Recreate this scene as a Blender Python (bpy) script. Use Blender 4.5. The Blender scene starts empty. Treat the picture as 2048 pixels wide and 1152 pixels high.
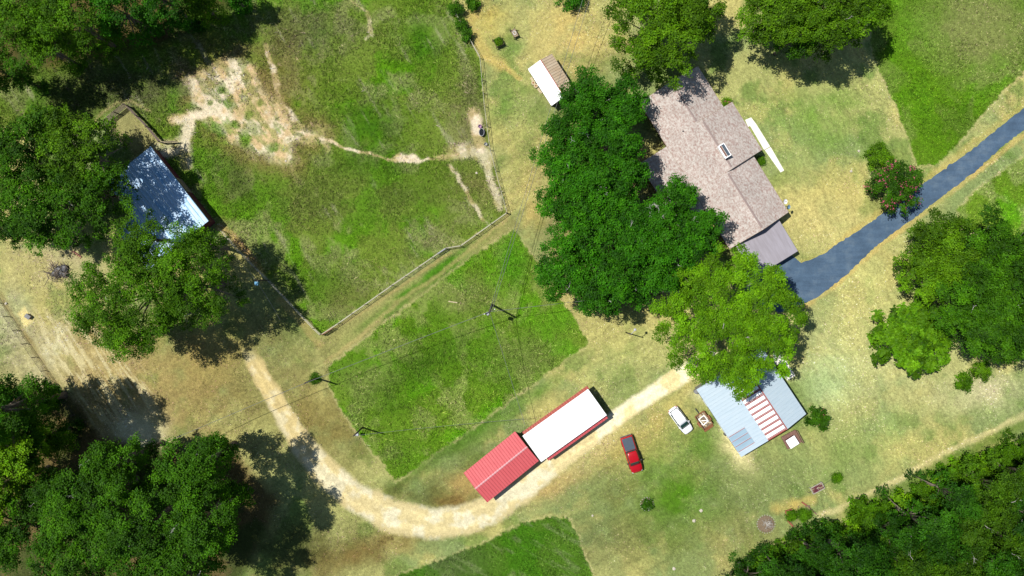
import bpy, math, random
import numpy as np
from mathutils import Vector, Matrix

# ------------------------------------------------------------------ camera, sky, sun
S = 0.075            # metres on the ground per photo pixel
H = 120.0            # drone height
scn = bpy.context.scene
C = scn.collection
cam_d = bpy.data.cameras.new('camera'); cam = bpy.data.objects.new('camera', cam_d); C.objects.link(cam)
cam.location = (0, 0, H); cam.rotation_euler = (0, 0, 0)
cam_d.sensor_fit = 'HORIZONTAL'; cam_d.angle = 2*math.atan(1024*S/H)
cam_d.clip_start = 1; cam_d.clip_end = 5000
scn.camera = cam
ELEV = math.radians(63.0)
SHD = Vector((1, -0.30, 0)).normalized()
sun_dir = Vector((SHD.x*math.cos(ELEV), SHD.y*math.cos(ELEV), -math.sin(ELEV)))
w = bpy.data.worlds.new('World'); scn.world = w; w.use_nodes = True
wn = w.node_tree.nodes; bg = wn['Background']
sky = wn.new('ShaderNodeTexSky'); sky.sky_type = 'NISHITA'; sky.sun_disc = False
sky.sun_elevation = ELEV; sky.sun_rotation = math.atan2(-SHD.x, -SHD.y)
sky.dust_density = 0.4; sky.air_density = 1.3
w.node_tree.links.new(sky.outputs[0], bg.inputs[0]); bg.inputs[1].default_value = 0.062
sd = bpy.data.lights.new('sun', 'SUN'); sd.energy = 4.6; sd.angle = math.radians(0.5); sd.color = (1, 0.965, 0.90)
so = bpy.data.objects.new('sun', sd); C.objects.link(so)
so.rotation_euler = sun_dir.to_track_quat('-Z', 'Y').to_euler()
scn.view_settings.view_transform = 'Standard'; scn.view_settings.look = 'None'
scn.view_settings.exposure = 0.49; scn.view_settings.gamma = 1
try:
    scn.cycles.max_bounces = 6; scn.cycles.diffuse_bounces = 3; scn.cycles.transparent_max_bounces = 4
except Exception: pass
GAIN = 1.85          # how much brighter a sunlit level surface renders than its base colour

def lin(c):
    c = np.asarray(c, float)/255.0
    return np.where(c <= 0.04045, c/12.92, ((c+0.055)/1.055)**2.4)
def T(r, g, b): return tuple(float(x) for x in np.minimum(lin((r, g, b))/GAIN, 0.82))

def W(px, py, z=0.0):
    k = S*(H-z)/H
    return Vector(((px-1024)*k, (576-py)*k, z))

# ------------------------------------------------------------------ materials
def mat_new(name):
    m = bpy.data.materials.new(name); m.use_nodes = True
    nt = m.node_tree
    return m, nt, nt.nodes['Principled BSDF']
def setspec(b, v):
    b.inputs['Specular IOR Level'].default_value = v
def noise(nt, scale, detail=4, rough=0.6, vec=None):
    n = nt.nodes.new('ShaderNodeTexNoise'); n.inputs['Scale'].default_value = scale
    n.inputs['Detail'].default_value = detail; n.inputs['Roughness'].default_value = rough
    if vec is None:
        tc = nt.nodes.new('ShaderNodeTexCoord'); vec = tc.outputs['Object']
    nt.links.new(vec, n.inputs['Vector']); return n
def ramp(nt, fac, stops):
    r = nt.nodes.new('ShaderNodeValToRGB'); e = r.color_ramp.elements
    while len(e) < len(stops): e.new(0.5)
    for i, (p, c) in enumerate(stops):
        e[i].position = p; e[i].color = (*c, 1) if len(c) == 3 else c
    nt.links.new(fac, r.inputs[0]); return r
def mixc(nt, a, b, fac, mode='MIX'):
    m = nt.nodes.new('ShaderNodeMix'); m.data_type = 'RGBA'; m.blend_type = mode
    for s, v in ((m.inputs[0], fac), (m.inputs[6], a), (m.inputs[7], b)):
        if hasattr(v, 'links'): nt.links.new(v, s)
        elif isinstance(v, (int, float)): s.default_value = v
        else: s.default_value = (*v, 1)
    return m.outputs[2]
def bump(nt, b, h, strength, dist):
    bn = nt.nodes.new('ShaderNodeBump'); bn.inputs['Strength'].default_value = strength
    bn.inputs['Distance'].default_value = dist
    nt.links.new(h, bn.inputs['Height']); nt.links.new(bn.outputs[0], b.inputs['Normal'])
def simple(name, col, rough=0.6, metal=0.0, var=0.15, scale=3.0, spec=0.4, bmp=0.0, coat=0.0):
    m, nt, b = mat_new(name)
    n = noise(nt, scale, 5)
    lo = tuple(c*(1-var) for c in col); hi = tuple(min(1, c*(1+var)) for c in col)
    r = ramp(nt, n.outputs[0], [(0.3, lo), (0.7, hi)])
    nt.links.new(r.outputs[0], b.inputs['Base Color'])
    b.inputs['Roughness'].default_value = rough; b.inputs['Metallic'].default_value = metal
    setspec(b, spec)
    if coat: b.inputs['Coat Weight'].default_value = coat
    if bmp: bump(nt, b, n.outputs[0], bmp, 0.02)
    return m

def ground_mat(name, grain, gscale, bstr, rough=0.95):
    m, nt, b = mat_new(name)
    a = nt.nodes.new('ShaderNodeAttribute'); a.attribute_name = 'Col'
    n1 = noise(nt, gscale, 6, 0.75); n2 = noise(nt, gscale*0.28, 3, 0.6)
    r1 = ramp(nt, n1.outputs[0], [(0.32, (1-grain,)*3), (0.68, (1+grain,)*3)])
    r2 = ramp(nt, n2.outputs[0], [(0.3, (0.90, 0.88, 0.86)), (0.7, (1.12, 1.12, 1.1))])
    c = mixc(nt, a.outputs['Color'], r1.outputs[0], 1.0, 'MULTIPLY')
    c = mixc(nt, c, r2.outputs[0], 1.0, 'MULTIPLY')
    nt.links.new(c, b.inputs['Base Color']); b.inputs['Roughness'].default_value = rough; setspec(b, 0.1)
    bump(nt, b, n1.outputs[0], bstr, 0.06)
    return m
M = {}
M['ground'] = ground_mat('lawn_and_soil', 0.5, 9.0, 0.9)
M['gravel'] = ground_mat('pale_gravel', 0.32, 8.0, 0.8)
def grass_mat():
    m, nt, b = mat_new('grass_blades')
    a = nt.nodes.new('ShaderNodeAttribute'); a.attribute_name = 'Col'
    nt.links.new(a.outputs['Color'], b.inputs['Base Color']); b.inputs['Roughness'].default_value = 0.7; setspec(b, 0.15)
    return m
M['blades'] = grass_mat()
def leaf_mat(name, trans=0.3):
    m, nt, b = mat_new(name)
    a = nt.nodes.new('ShaderNodeAttribute'); a.attribute_name = 'Col'
    nt.links.new(a.outputs['Color'], b.inputs['Base Color'])
    b.inputs['Roughness'].default_value = 0.6; setspec(b, 0.12)
    t = nt.nodes.new('ShaderNodeBsdfTranslucent')
    c = mixc(nt, a.outputs['Color'], (1.3, 1.25, 0.5), 1.0, 'MULTIPLY')
    nt.links.new(c, t.inputs[0])
    mx = nt.nodes.new('ShaderNodeMixShader'); mx.inputs[0].default_value = trans
    nt.links.new(b.outputs[0], mx.inputs[1]); nt.links.new(t.outputs[0], mx.inputs[2])
    nt.links.new(mx.outputs[0], nt.nodes['Material Output'].inputs[0])
    return m
M['leaf'] = leaf_mat('leaves')
M['bark'] = simple('bark', (0.13, 0.105, 0.08), 0.9, var=0.35, scale=6, bmp=0.8)
M['pale_bark'] = simple('pale_dead_bark', (0.42, 0.40, 0.37), 0.8, var=0.25, scale=8)
M['asphalt'] = None
def asphalt():
    m, nt, b = mat_new('blue_grey_asphalt')
    n1 = noise(nt, 0.35, 6, 0.65); n2 = noise(nt, 6, 6, 0.7)
    mp = nt.nodes.new('ShaderNodeMapping'); tc = nt.nodes.new('ShaderNodeTexCoord')
    mp.inputs['Rotation'].default_value = (0, 0, -0.62); mp.inputs['Scale'].default_value = (0.25, 1.6, 1)
    nt.links.new(tc.outputs['Object'], mp.inputs['Vector'])
    n3 = noise(nt, 1.1, 4, 0.6, mp.outputs[0])
    c1 = ramp(nt, n1.outputs[0], [(0.3, T(74, 98, 122)), (0.5, T(88, 114, 140)), (0.75, T(122, 142, 158))])
    c3 = ramp(nt, n3.outputs[0], [(0.35, (0.88, 0.88, 0.89)), (0.7, (1.1, 1.1, 1.1))])
    c2 = ramp(nt, n2.outputs[0], [(0.3, (0.85,)*3), (0.7, (1.15,)*3)])
    c = mixc(nt, c1.outputs[0], c3.outputs[0], 1, 'MULTIPLY'); c = mixc(nt, c, c2.outputs[0], 1, 'MULTIPLY')
    nt.links.new(c, b.inputs['Base Color']); b.inputs['Roughness'].default_value = 0.85; setspec(b, 0.3)
    bump(nt, b, n2.outputs[0], 0.5, 0.02); return m
M['asphalt'] = asphalt()
M['concrete'] = simple('pale_concrete', (0.66, 0.63, 0.56), 0.85, var=0.08, scale=2)
def shingle():
    m, nt, b = mat_new('mottled_shingles')
    tc = nt.nodes.new('ShaderNodeTexCoord')
    br = nt.nodes.new('ShaderNodeTexBrick'); nt.links.new(tc.outputs['Object'], br.inputs['Vector'])
    br.inputs['Scale'].default_value = 1.0; br.inputs['Brick Width'].default_value = 0.34; br.inputs['Row Height'].default_value = 0.17
    br.inputs['Mortar Size'].default_value = 0.012; br.inputs['Bias'].default_value = 0.12
    br.inputs['Color1'].default_value = (*T(180, 150, 142), 1); br.inputs['Color2'].default_value = (*T(214, 206, 198), 1)
    br.inputs['Mortar'].default_value = (*T(150, 136, 128), 1)
    n = noise(nt, 3.2, 3, 0.7)
    r = ramp(nt, n.outputs[0], [(0.38, T(160, 128, 118)), (0.5, T(194, 182, 174)), (0.62, T(226, 220, 212))])
    c = mixc(nt, br.outputs[0], r.outputs[0], 0.5)
    n2 = noise(nt, 0.3, 5); r2 = ramp(nt, n2.outputs[0], [(0.3, (1.08, 1.08, 1.07)), (0.7, (1.32, 1.30, 1.29))])
    c = mixc(nt, c, r2.outputs[0], 1, 'MULTIPLY')
    nt.links.new(c, b.inputs['Base Color']); b.inputs['Roughness'].default_value = 0.9; setspec(b, 0.25)
    bump(nt, b, br.outputs['Fac'], -0.3, 0.01); return m
M['shingle'] = shingle()
def sheet(name, col, rough, metal, spec=0.5, dirt_or_shade=None, dscale=0.5, damt=0.3):
    m, nt, b = mat_new(name)
    mp = nt.nodes.new('ShaderNodeMapping'); tc = nt.nodes.new('ShaderNodeTexCoord')
    mp.inputs['Scale'].default_value = (1.6, 0.25, 1); nt.links.new(tc.outputs['Object'], mp.inputs['Vector'])
    n = noise(nt, dscale*3, 5, 0.6, mp.outputs[0])
    d = dirt_or_shade or tuple(c*0.8 for c in col)
    r = ramp(nt, n.outputs[0], [(0.5-damt, d), (0.5+0.12, col)])
    nt.links.new(r.outputs[0], b.inputs['Base Color'])
    b.inputs['Roughness'].default_value = rough; b.inputs['Metallic'].default_value = metal; setspec(b, spec)
    return m
M['white_sheet'] = sheet('white_roof_sheet', (0.80, 0.80, 0.80), 0.5, 0.0)
M['blue_white'] = sheet('pale_blue_roof_sheet', T(214, 232, 244), 0.45, 0.0, dirt_or_shade=T(200, 222, 236))
M['galv'] = sheet('galvanised_sheet_shade_tint', (0.42, 0.54, 0.68), 0.5, 0.0, 0.3, dirt_or_shade=(0.16, 0.36, 0.60), damt=0.2)  # pale steel; the blue of skylit shade is put into both colours
M['red_sheet'] = sheet('red_roof_sheet', T(238, 112, 116), 0.6, 0.0, 0.25, dirt_or_shade=T(228, 98, 104))
M['rust_red'] = sheet('rusty_red_sheet', T(200, 88, 66), 0.6, 0.0, 0.4, dirt_or_shade=T(150, 60, 48), dscale=2)
M['tan_sheet'] = sheet('tan_stained_roof_sheet', T(226, 206, 178), 0.6, 0.0, 0.4, dirt_or_shade=T(198, 168, 132))
M['porch'] = sheet('grey_carport_sheet', T(186, 180, 190), 0.6, 0.0, 0.4, dirt_or_shade=T(165, 158, 165))
M['clear_panel'] = sheet('translucent_blue_panel', T(176, 206, 226), 0.35, 0.0)
M['ridge_pink'] = simple('pale_pink_ridge', T(238, 176, 180), 0.6, var=0.05)
M['old_white'] = simple('chipped_white_paint', T(196, 190, 178), 0.8, var=0.25, scale=9)
M['ridge_dark'] = simple('ridge_shingle', T(176, 156, 150), 0.9, var=0.12, scale=5)
M['red_wall'] = simple('red_wall', T(150, 45, 50), 0.6, var=0.1)
M['brick_wall'] = simple('brown_brick_wall', T(150, 105, 85), 0.8, var=0.25, scale=8)
M['tan_wall'] = simple('tan_wall', T(180, 160, 130), 0.8)
M['grey_wall'] = simple('grey_wall', T(150, 150, 150), 0.8)
M['purple_wall'] = simple('dark_red_wall', T(112, 44, 62), 0.7)
M['white'] = simple('white_paint', (0.78, 0.78, 0.78), 0.45, var=0.03)
M['trim'] = simple('white_trim', (0.74, 0.74, 0.72), 0.6, var=0.05)
M['dark'] = simple('dark_rubber', (0.025, 0.025, 0.028), 0.7)
M['black'] = simple('black_plastic', (0.03, 0.03, 0.035), 0.5)
M['glass'] = simple('tinted_glass', (0.015, 0.045, 0.042), 0.08, var=0.05, spec=0.6)
M['carwhite'] = simple('white_car_paint', (0.80, 0.79, 0.82), 0.25, var=0.02, coat=0.6)
M['carred'] = simple('red_car_paint', T(205, 8, 22), 0.25, var=0.04, coat=0.8)
M['tonneau'] = simple('slate_vinyl_cover', T(84, 98, 112), 0.5, var=0.08)
M['chrome'] = simple('chrome', (0.6, 0.6, 0.62), 0.2, 1.0, var=0.05)
M['lamp_red'] = simple('red_lamp', (0.4, 0.02, 0.02), 0.3)
M['lamp_clear'] = simple('clear_lamp', (0.6, 0.6, 0.62), 0.15)
M['wood'] = simple('weathered_wood', T(165, 145, 120), 0.85, var=0.3, scale=5)
M['pale_wood'] = simple('pale_wood', T(222, 205, 165), 0.8, var=0.2, scale=5)
M['pole_wood'] = simple('brown_pole_wood', T(96, 84, 76), 0.9, var=0.25, scale=4)
M['fence_wood'] = simple('bleached_fence_rail', T(205, 200, 175), 0.85, var=0.15, scale=3)
M['corral_wood'] = simple('grey_brown_boards', T(150, 130, 118), 0.85, var=0.3, scale=4)
M['rust'] = simple('rusty_steel', T(176, 116, 78), 0.75, var=0.3, scale=4)
M['brown_deck'] = simple('brown_deck_boards', T(150, 112, 100), 0.8, var=0.25, scale=5)
M['grey_metal'] = simple('grey_metal', T(205, 206, 214), 0.5, 0.0, var=0.1)
M['blue'] = simple('bright_blue_plastic', T(60, 165, 215), 0.5, var=0.1)
M['purple'] = simple('purple_plastic', T(190, 130, 190), 0.5, var=0.1)
M['stone'] = simple('pale_stone', T(225, 215, 195), 0.9, var=0.2, scale=6)
M['brickred'] = simple('red_edging_brick', T(176, 100, 80), 0.85, var=0.25, scale=6)
M['mulch'] = simple('grey_brown_mulch', T(140, 122, 98), 0.95, var=0.4, scale=7, bmp=0.8)
M['soil'] = simple('dark_soil', T(90, 75, 50), 0.95, var=0.35, scale=6)
M['water'] = simple('dark_water', (0.012, 0.014, 0.014), 0.08, var=0.1, spec=0.5)
M['wire'] = simple('aluminium_wire', T(165, 168, 165), 0.4, 0.4, var=0.05)
M['dish'] = simple('dish_paint', (0.7, 0.7, 0.72), 0.5, var=0.03)
M['dishblue'] = simple('blue_grey_dish_paint', T(130, 175, 205), 0.5, var=0.03)
M['pine_leaf'] = M['leaf']

# ------------------------------------------------------------------ builders
class MB:
    def __init__(s): s.v = []; s.f = []
    def add(s, vs, fs):
        o = len(s.v); s.v += [tuple(v) for v in vs]; s.f += [tuple(i+o for i in f) for f in fs]; return s
    def box(s, x0, x1, y0, y1, z0, z1):
        return s.add([(x0,y0,z0),(x1,y0,z0),(x1,y1,z0),(x0,y1,z0),(x0,y0,z1),(x1,y0,z1),(x1,y1,z1),(x0,y1,z1)],
                     [(0,3,2,1),(4,5,6,7),(0,1,5,4),(1,2,6,5),(2,3,7,6),(3,0,4,7)])
    def beam(s, a, b, w_, h_, up=(0,0,1)):
        a = Vector(a); b = Vector(b); d = (b-a); L = d.length
        if L < 1e-6: return s
        d.normalize(); u = Vector(up)
        if abs(d.dot(u)) > 0.98: u = Vector((1,0,0))
        r = d.cross(u).normalized(); u = r.cross(d)
        vs = []
        for p in (a, b):
            for sx, sy in ((-1,-1),(1,-1),(1,1),(-1,1)): vs.append(p + r*sx*w_/2 + u*sy*h_/2)
        return s.add(vs, [(0,1,2,3),(7,6,5,4),(0,4,5,1),(1,5,6,2),(2,6,7,3),(3,7,4,0)])
    def tube(s, pts, rads, n=6, cap=True):
        o = len(s.v); pts = [Vector(p) for p in pts]
        for i, p in enumerate(pts):
            d = (pts[min(i+1, len(pts)-1)] - pts[max(i-1, 0)]).normalized()
            u = Vector((0,0,1)) if abs(d.z) < 0.95 else Vector((1,0,0))
            r = d.cross(u).normalized(); u = r.cross(d)
            for k in range(n):
                a = 2*math.pi*k/n; s.v.append(tuple(p + (r*math.cos(a)+u*math.sin(a))*rads[i]))
        for i in range(len(pts)-1):
            for k in range(n):
                k2 = (k+1) % n
                s.f.append((o+i*n+k, o+i*n+k2, o+(i+1)*n+k2, o+(i+1)*n+k))
        if cap:
            s.f.append(tuple(o+k for k in range(n))[::-1]); s.f.append(tuple(o+(len(pts)-1)*n+k for k in range(n)))
        return s
    def lathe(s, prof, n=20, cx=0, cy=0, sx=1, sy=1):
        o = len(s.v)
        for r, z in prof:
            for k in range(n):
                a = 2*math.pi*k/n; s.v.append((cx+r*sx*math.cos(a), cy+r*sy*math.sin(a), z))
        for i in range(len(prof)-1):
            for k in range(n):
                k2 = (k+1) % n; s.f.append((o+i*n+k, o+i*n+k2, o+(i+1)*n+k2, o+(i+1)*n+k))
        s.f.append(tuple(o+(len(prof)-1)*n+k for k in range(n)))
        return s
    def prism(s, poly, z0, z1):
        n = len(poly); o = len(s.v)
        s.v += [(p[0], p[1], z0) for p in poly] + [(p[0], p[1], z1) for p in poly]
        s.f.append(tuple(range(o+n, o+2*n)))
        for k in range(n): s.f.append((o+k, o+(k+1) % n, o+n+(k+1) % n, o+n+k))
        return s
    def ball(s, c, r, n=8, m=5, sz=1.0, jit=0.0, rng=random):
        prof = []; o = len(s.v)
        for i in range(m+1):
            th = math.pi*i/m - math.pi/2
            for k in range(n):
                a = 2*math.pi*k/n; j = 1+rng.uniform(-jit, jit)
                s.v.append((c[0]+r*j*math.cos(th)*math.cos(a), c[1]+r*j*math.cos(th)*math.sin(a), c[2]+r*sz*math.sin(th)))
        for i in range(m):
            for k in range(n):
                k2 = (k+1) % n; s.f.append((o+i*n+k, o+i*n+k2, o+(i+1)*n+k2, o+(i+1)*n+k))
        return s

def obj(name, mb, m, parent=None, loc=None, smooth=False, bevel=0.0):
    me = bpy.data.meshes.new(name); me.from_pydata(mb.v, [], mb.f); me.update()
    if smooth:
        for p in me.polygons: p.use_smooth = True
    me.materials.append(m)
    o = bpy.data.objects.new(name, me); C.objects.link(o)
    if parent: o.parent = parent
    if loc is not None: o.location = loc
    if bevel:
        b = o.modifiers.new('bevel', 'BEVEL'); b.width = bevel; b.segments = 2; b.limit_method = 'ANGLE'
    return o
def fast_mesh(name, verts, quads, m, cols=None, parent=None):
    me = bpy.data.meshes.new(name); nv = len(verts); nf = len(quads); k = quads.shape[1]
    me.vertices.add(nv); me.vertices.foreach_set('co', np.ascontiguousarray(verts, np.float32).ravel())
    me.loops.add(nf*k); me.loops.foreach_set('vertex_index', np.ascontiguousarray(quads, np.int32).ravel())
    me.polygons.add(nf); me.polygons.foreach_set('loop_start', np.arange(0, nf*k, k, dtype=np.int32))
    me.polygons.foreach_set('loop_total', np.full(nf, k, np.int32))
    me.update(calc_edges=True)
    if cols is not None:
        a = me.color_attributes.new('Col', 'FLOAT_COLOR', 'POINT')
        c4 = np.ones((nv, 4), np.float32); c4[:, :3] = cols; a.data.foreach_set('color', c4.ravel())
    me.materials.append(m)
    o = bpy.data.objects.new(name, me); C.objects.link(o)
    if parent: o.parent = parent
    return o
def tag(o, label=None, cat=None, group=None, kind=None):
    if label: o['label'] = label
    if cat: o['category'] = cat
    if group: o['group'] = group
    if kind: o['kind'] = kind
    return o
def thing(name, label, cat, loc=(0,0,0), rz=0.0, group=None):
    o = bpy.data.objects.new(name, None); C.objects.link(o); o.empty_display_size = 0.5
    o.location = loc; o.rotation_euler = (0, 0, rz); return tag(o, label, cat, group)
def dup(root, loc, rz, label=None, scale=None):
    r = root.copy(); C.objects.link(r); r.location = loc; r.rotation_euler = (0, 0, rz)
    if label: r['label'] = label
    if scale: r.scale = (scale, scale, scale)
    for ch in list(root.children):
        c = ch.copy(); C.objects.link(c); c.parent = r
        for g in ch.children:
            d = g.copy(); C.objects.link(d); d.parent = c
    return r

# ------------------------------------------------------------------ noise helpers on photo-pixel coordinates
_tabs = {}
def vn(x, y, sc, seed):
    if seed not in _tabs: _tabs[seed] = np.random.RandomState(seed).rand(256, 256)
    t = _tabs[seed]; x = x/sc+1000; y = y/sc+1000
    xi = np.floor(x).astype(int); yi = np.floor(y).astype(int); fx = x-xi; fy = y-yi
    fx = fx*fx*(3-2*fx); fy = fy*fy*(3-2*fy)
    a = t[xi & 255, yi & 255]; b = t[(xi+1) & 255, yi & 255]; c = t[xi & 255, (yi+1) & 255]; d = t[(xi+1) & 255, (yi+1) & 255]
    return (a*(1-fx)+b*fx)*(1-fy)+(c*(1-fx)+d*fx)*fy
def fbm(x, y, sc, seed, o=4, g=0.55):
    s = 0; a = 1; n = 0
    for i in range(o): s = s + a*vn(x, y, sc/2**i, seed+i*17); n += a; a *= g
    return s/n
def sst(a, b, x): t = np.clip((x-a)/(b-a), 0, 1); return t*t*(3-2*t)
def sdist(x, y, poly):
    d = np.full(x.shape, 1e18); ins = np.zeros(x.shape, bool); n = len(poly)
    for i in range(n):
        ax, ay = poly[i]; bx, by = poly[(i+1) % n]; ex, ey = bx-ax, by-ay; wx, wy = x-ax, y-ay
        t = np.clip((wx*ex+wy*ey)/(ex*ex+ey*ey), 0, 1); d = np.minimum(d, (wx-ex*t)**2+(wy-ey*t)**2)
        c = ((ay > y) != (by > y)) & (x < (bx-ax)*(y-ay)/((by-ay) if by != ay else 1e-9)+ax); ins ^= c
    d = np.sqrt(d); return np.where(ins, -d, d)
def pdist(x, y, line, widths=None):
    d = np.full(x.shape, 1e9)
    for i in range(len(line)-1):
        ax, ay = line[i]; bx, by = line[i+1]; ex, ey = bx-ax, by-ay; wx, wy = x-ax, y-ay
        t = np.clip((wx*ex+wy*ey)/(ex*ex+ey*ey), 0, 1); q = np.sqrt((wx-ex*t)**2+(wy-ey*t)**2)
        if widths is not None: q = q/(widths[i]*(1-t)+widths[i+1]*t)
        d = np.minimum(d, q)
    return d
def blob(x, y, cx, cy, rx, ry, ang=0):
    a = math.radians(ang); dx, dy = x-cx, y-cy; u = dx*math.cos(a)+dy*math.sin(a); v = -dx*math.sin(a)+dy*math.cos(a)
    return np.exp(-((u/rx)**2+(v/ry)**2))

PA = [(880,-400),(905,17),(935,73),(960,117),(964,160),(969,213),(974,253),(980,300),(1002,383),(1014,426),(922,492),(892,497),(785,571),(679,646),(644,670),(629,656),(592,617),(545,567),(514,536),(440,455),(290,300),(325,283),(250,205),(185,250),(-300,260),(-700,200),(-700,-400)]
PB = [(1030,459),(1044,484),(1074,527),(1100,580),(1137,617),(1151,637),(1176,681),(1171,694),(1147,707),(1067,767),(1024,798),(959,845),(879,901),(792,963),(765,928),(732,888),(709,858),(682,815),(660,775),(659,734),(679,717),(762,651),(829,604),(879,564),(925,531),(939,517)]
PC = [(1800,-900),(1740,90),(1753,127),(1769,160),(1789,207),(1816,277),(1836,330),(1869,328),(1886,320),(1936,263),(1993,197),(2048,143),(3000,-600)]
PD = [(2900,-300),(2048,313),(1953,380),(1915,420),(1925,460),(2000,480),(2900,400)]
PE = [(700,1200),(799,1151),(845,1131),(912,1108),(962,1088),(1024,1057),(1057,1041),(1091,1035),(1134,1035),(1151,1061),(1164,1098),(1187,1151),(1200,1800),(500,1800)]
WOODS = [(1440,1180),(1500,1120),(1560,1075),(1650,1035),(1740,1020),(1790,975),(1900,915),(2000,865),(2060,835),(3200,700),(3200,2200),(1300,2200)]
WOODL = [(-900,-900),(560,-900),(540,-40),(470,20),(400,60),(310,95),(150,120),(60,150),(-60,200),(-900,300)]
WOODB = [(-900,740),(-20,760),(150,800),(200,870),(330,900),(470,900),(560,1000),(480,1160),(400,1500),(-900,1700)]
TRK = [(492,690),(515,738),(545,790),(572,840),(604,890),(650,945),(710,995),(780,1032),(860,1048),(930,1040),(985,1018),(1050,973),(1120,918),(1190,868),(1260,816),(1340,765),(1420,715)]
TRW = [12,14,15,17,20,23,25,27,26,25,24,22,18,15,14,15,15]

def track_d(x, y):
    xw = x+(fbm(x, y, 16, 501, 3)-0.5)*8; yw = y+(fbm(x, y, 16, 502, 3)-0.5)*8
    return pdist(xw, yw, TRK, TRW)

def ground_fn(x, y):
    """colour (linear albedo), relief amplitude, tall-grass density for arrays of photo pixels"""
    wx = x+(fbm(x, y, 14, 1, 3)-0.5)*9; wy = y+(fbm(x, y, 14, 2, 3)-0.5)*9
    n1 = fbm(x, y, 170, 11, 5); n2 = fbm(x, y, 90, 12, 5); n3 = fbm(x, y, 60, 13, 5); nf = fbm(x, y, 6, 14, 3)
    nm = fbm(x, y, 28, 18, 4)
    # mown streaks, two directions
    ua = x*0.85-y*0.53+(fbm(x, y, 110, 19, 3)-0.5)*70; va = x*0.53+y*0.85+(fbm(x, y, 110, 20, 3)-0.5)*70
    st1 = fbm(ua/9, va, 8, 15, 3); st2 = fbm(ua, va/9, 8, 16, 3)
    L = lambda c: np.array(T(*c))
    def mix(a, b, t): return a*(1-t[:, None])+b*t[:, None]
    col = mix(L((180,174,112))[None], L((140,152,96))[None], sst(0.40, 0.6, n1))
    col = mix(col, L((200,182,116))[None], 0.75*sst(0.50, 0.68, n2))
    col = mix(col, L((108,134,62))[None], 0.75*sst(0.54, 0.70, n3))
    # broad regions
    def reg(cx, cy, rx, ry, c, k=1.0, ang=0, nz=0.5):
        nonlocal col
        b = blob(x, y, cx, cy, rx, ry, ang); b = np.clip(b*k*(1+nz*2*(nm-0.5)*2), 0, 1)
        col = mix(col, L(c)[None], b)
    reg(1640,430,100,80,(212,192,128),0.8); reg(1660,380,90,40,(204,182,114),0.5)
    reg(1600,250,120,90,(140,158,88),0.55); reg(1680,230,60,60,(112,150,50),0.5); reg(1620,240,30,90,(120,150,55),0.3,-30)
    reg(1130,110,70,80,(200,176,118),0.75); reg(1160,60,60,60,(208,178,110),0.7); reg(985,40,40,60,(196,172,96),0.6)
    reg(1020,95,35,20,(110,140,66),0.5); reg(1010,210,40,60,(118,142,66),0.75); reg(1060,270,30,60,(158,164,96),0.6); reg(1040,330,40,50,(170,165,100),0.5)
    reg(1060,420,25,60,(205,180,110),0.7)
    reg(1760,700,160,90,(196,192,136),0.75); reg(1700,650,60,80,(205,190,126),0.55); reg(1730,540,70,50,(206,196,128),0.6)
    reg(1660,760,50,60,(190,205,150),0.5); reg(1880,800,110,40,(200,190,140),0.6); reg(1760,870,110,50,(150,165,98),0.6,-30)
    reg(1640,900,130,60,(155,162,95),0.5); reg(1980,780,60,30,(214,200,160),0.7); reg(1840,640,90,40,(185,190,120),0.5)
    reg(1500,1000,140,90,(132,138,84),0.6); reg(1350,1010,230,120,(118,128,72),0.6); reg(1330,900,90,50,(128,140,64),0.5)
    reg(1420,870,60,35,(98,130,44),0.75,-30); reg(1345,1000,75,48,(80,124,20),1.1); reg(1340,950,50,60,(96,130,36),0.5); reg(1300,1070,90,50,(104,122,50),0.55)
    reg(1520,1110,120,50,(160,145,92),0.6); reg(1220,1090,90,60,(120,118,72),0.6); reg(1240,985,60,30,(132,128,72),0.5)
    reg(1240,780,90,30,(150,158,98),0.5,-30); reg(1230,680,80,60,(196,186,118),0.75); reg(1200,740,60,30,(160,168,104),0.4)
    reg(1310,840,110,40,(190,172,104),0.75,-33); reg(1230,900,60,30,(176,150,84),0.5,-33)
    reg(1180,905,110,22,(205,182,128),0.9,-36); reg(1100,980,80,24,(186,160,104),0.8,-33)
    reg(1390,770,40,50,(200,180,115),0.7); reg(1470,890,45,22,(228,210,158),1.3,55,0.8); reg(1405,790,20,12,(235,225,190),0.8)
    # west side is browner
    reg(560,700,170,130,(142,132,82),0.7); reg(400,790,150,90,(150,132,82),0.9); reg(390,720,80,60,(168,146,88),0.7)
    reg(600,650,40,60,(112,122,66),0.7,45); reg(430,700,60,20,(176,152,92),0.6); reg(520,760,60,80,(132,128,76),0.5)
    reg(680,880,100,60,(136,124,72),0.7,52); reg(690,800,40,60,(136,124,72),0.6); reg(620,850,50,90,(138,120,68),0.6,-30)
    reg(600,1100,170,60,(104,98,54),0.85); reg(760,1090,150,30,(128,108,62),0.8,-20); reg(560,1090,60,40,(78,92,48),0.7)
    reg(900,960,110,50,(110,112,58),0.6,-33); reg(880,900,150,22,(96,118,44),0.85,-37); reg(960,850,110,16,(88,122,38),0.85,-37)
    reg(1060,800,90,14,(110,136,56),0.7,-37); reg(920,975,40,30,(176,148,92),0.9); reg(905,1000,50,18,(130,100,56),0.8); reg(820,985,60,20,(88,92,42),0.7)
    reg(200,790,150,140,(172,148,98),1.2); reg(120,700,80,60,(160,138,88),0.8); reg(200,720,60,40,(196,172,122),0.6)
    reg(60,720,50,120,(184,170,128),0.9,-35); reg(20,640,40,60,(196,186,150),0.7)
    # lane between the two paddocks
    lane = sdist(wx, wy, [(1030,440),(1040,458),(940,520),(760,655),(660,735),(640,700),(650,672),(900,500),(1014,430)])
    lm = sst(6, -4, lane); col = mix(col, L((150,144,88))[None], lm*0.8)
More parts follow.
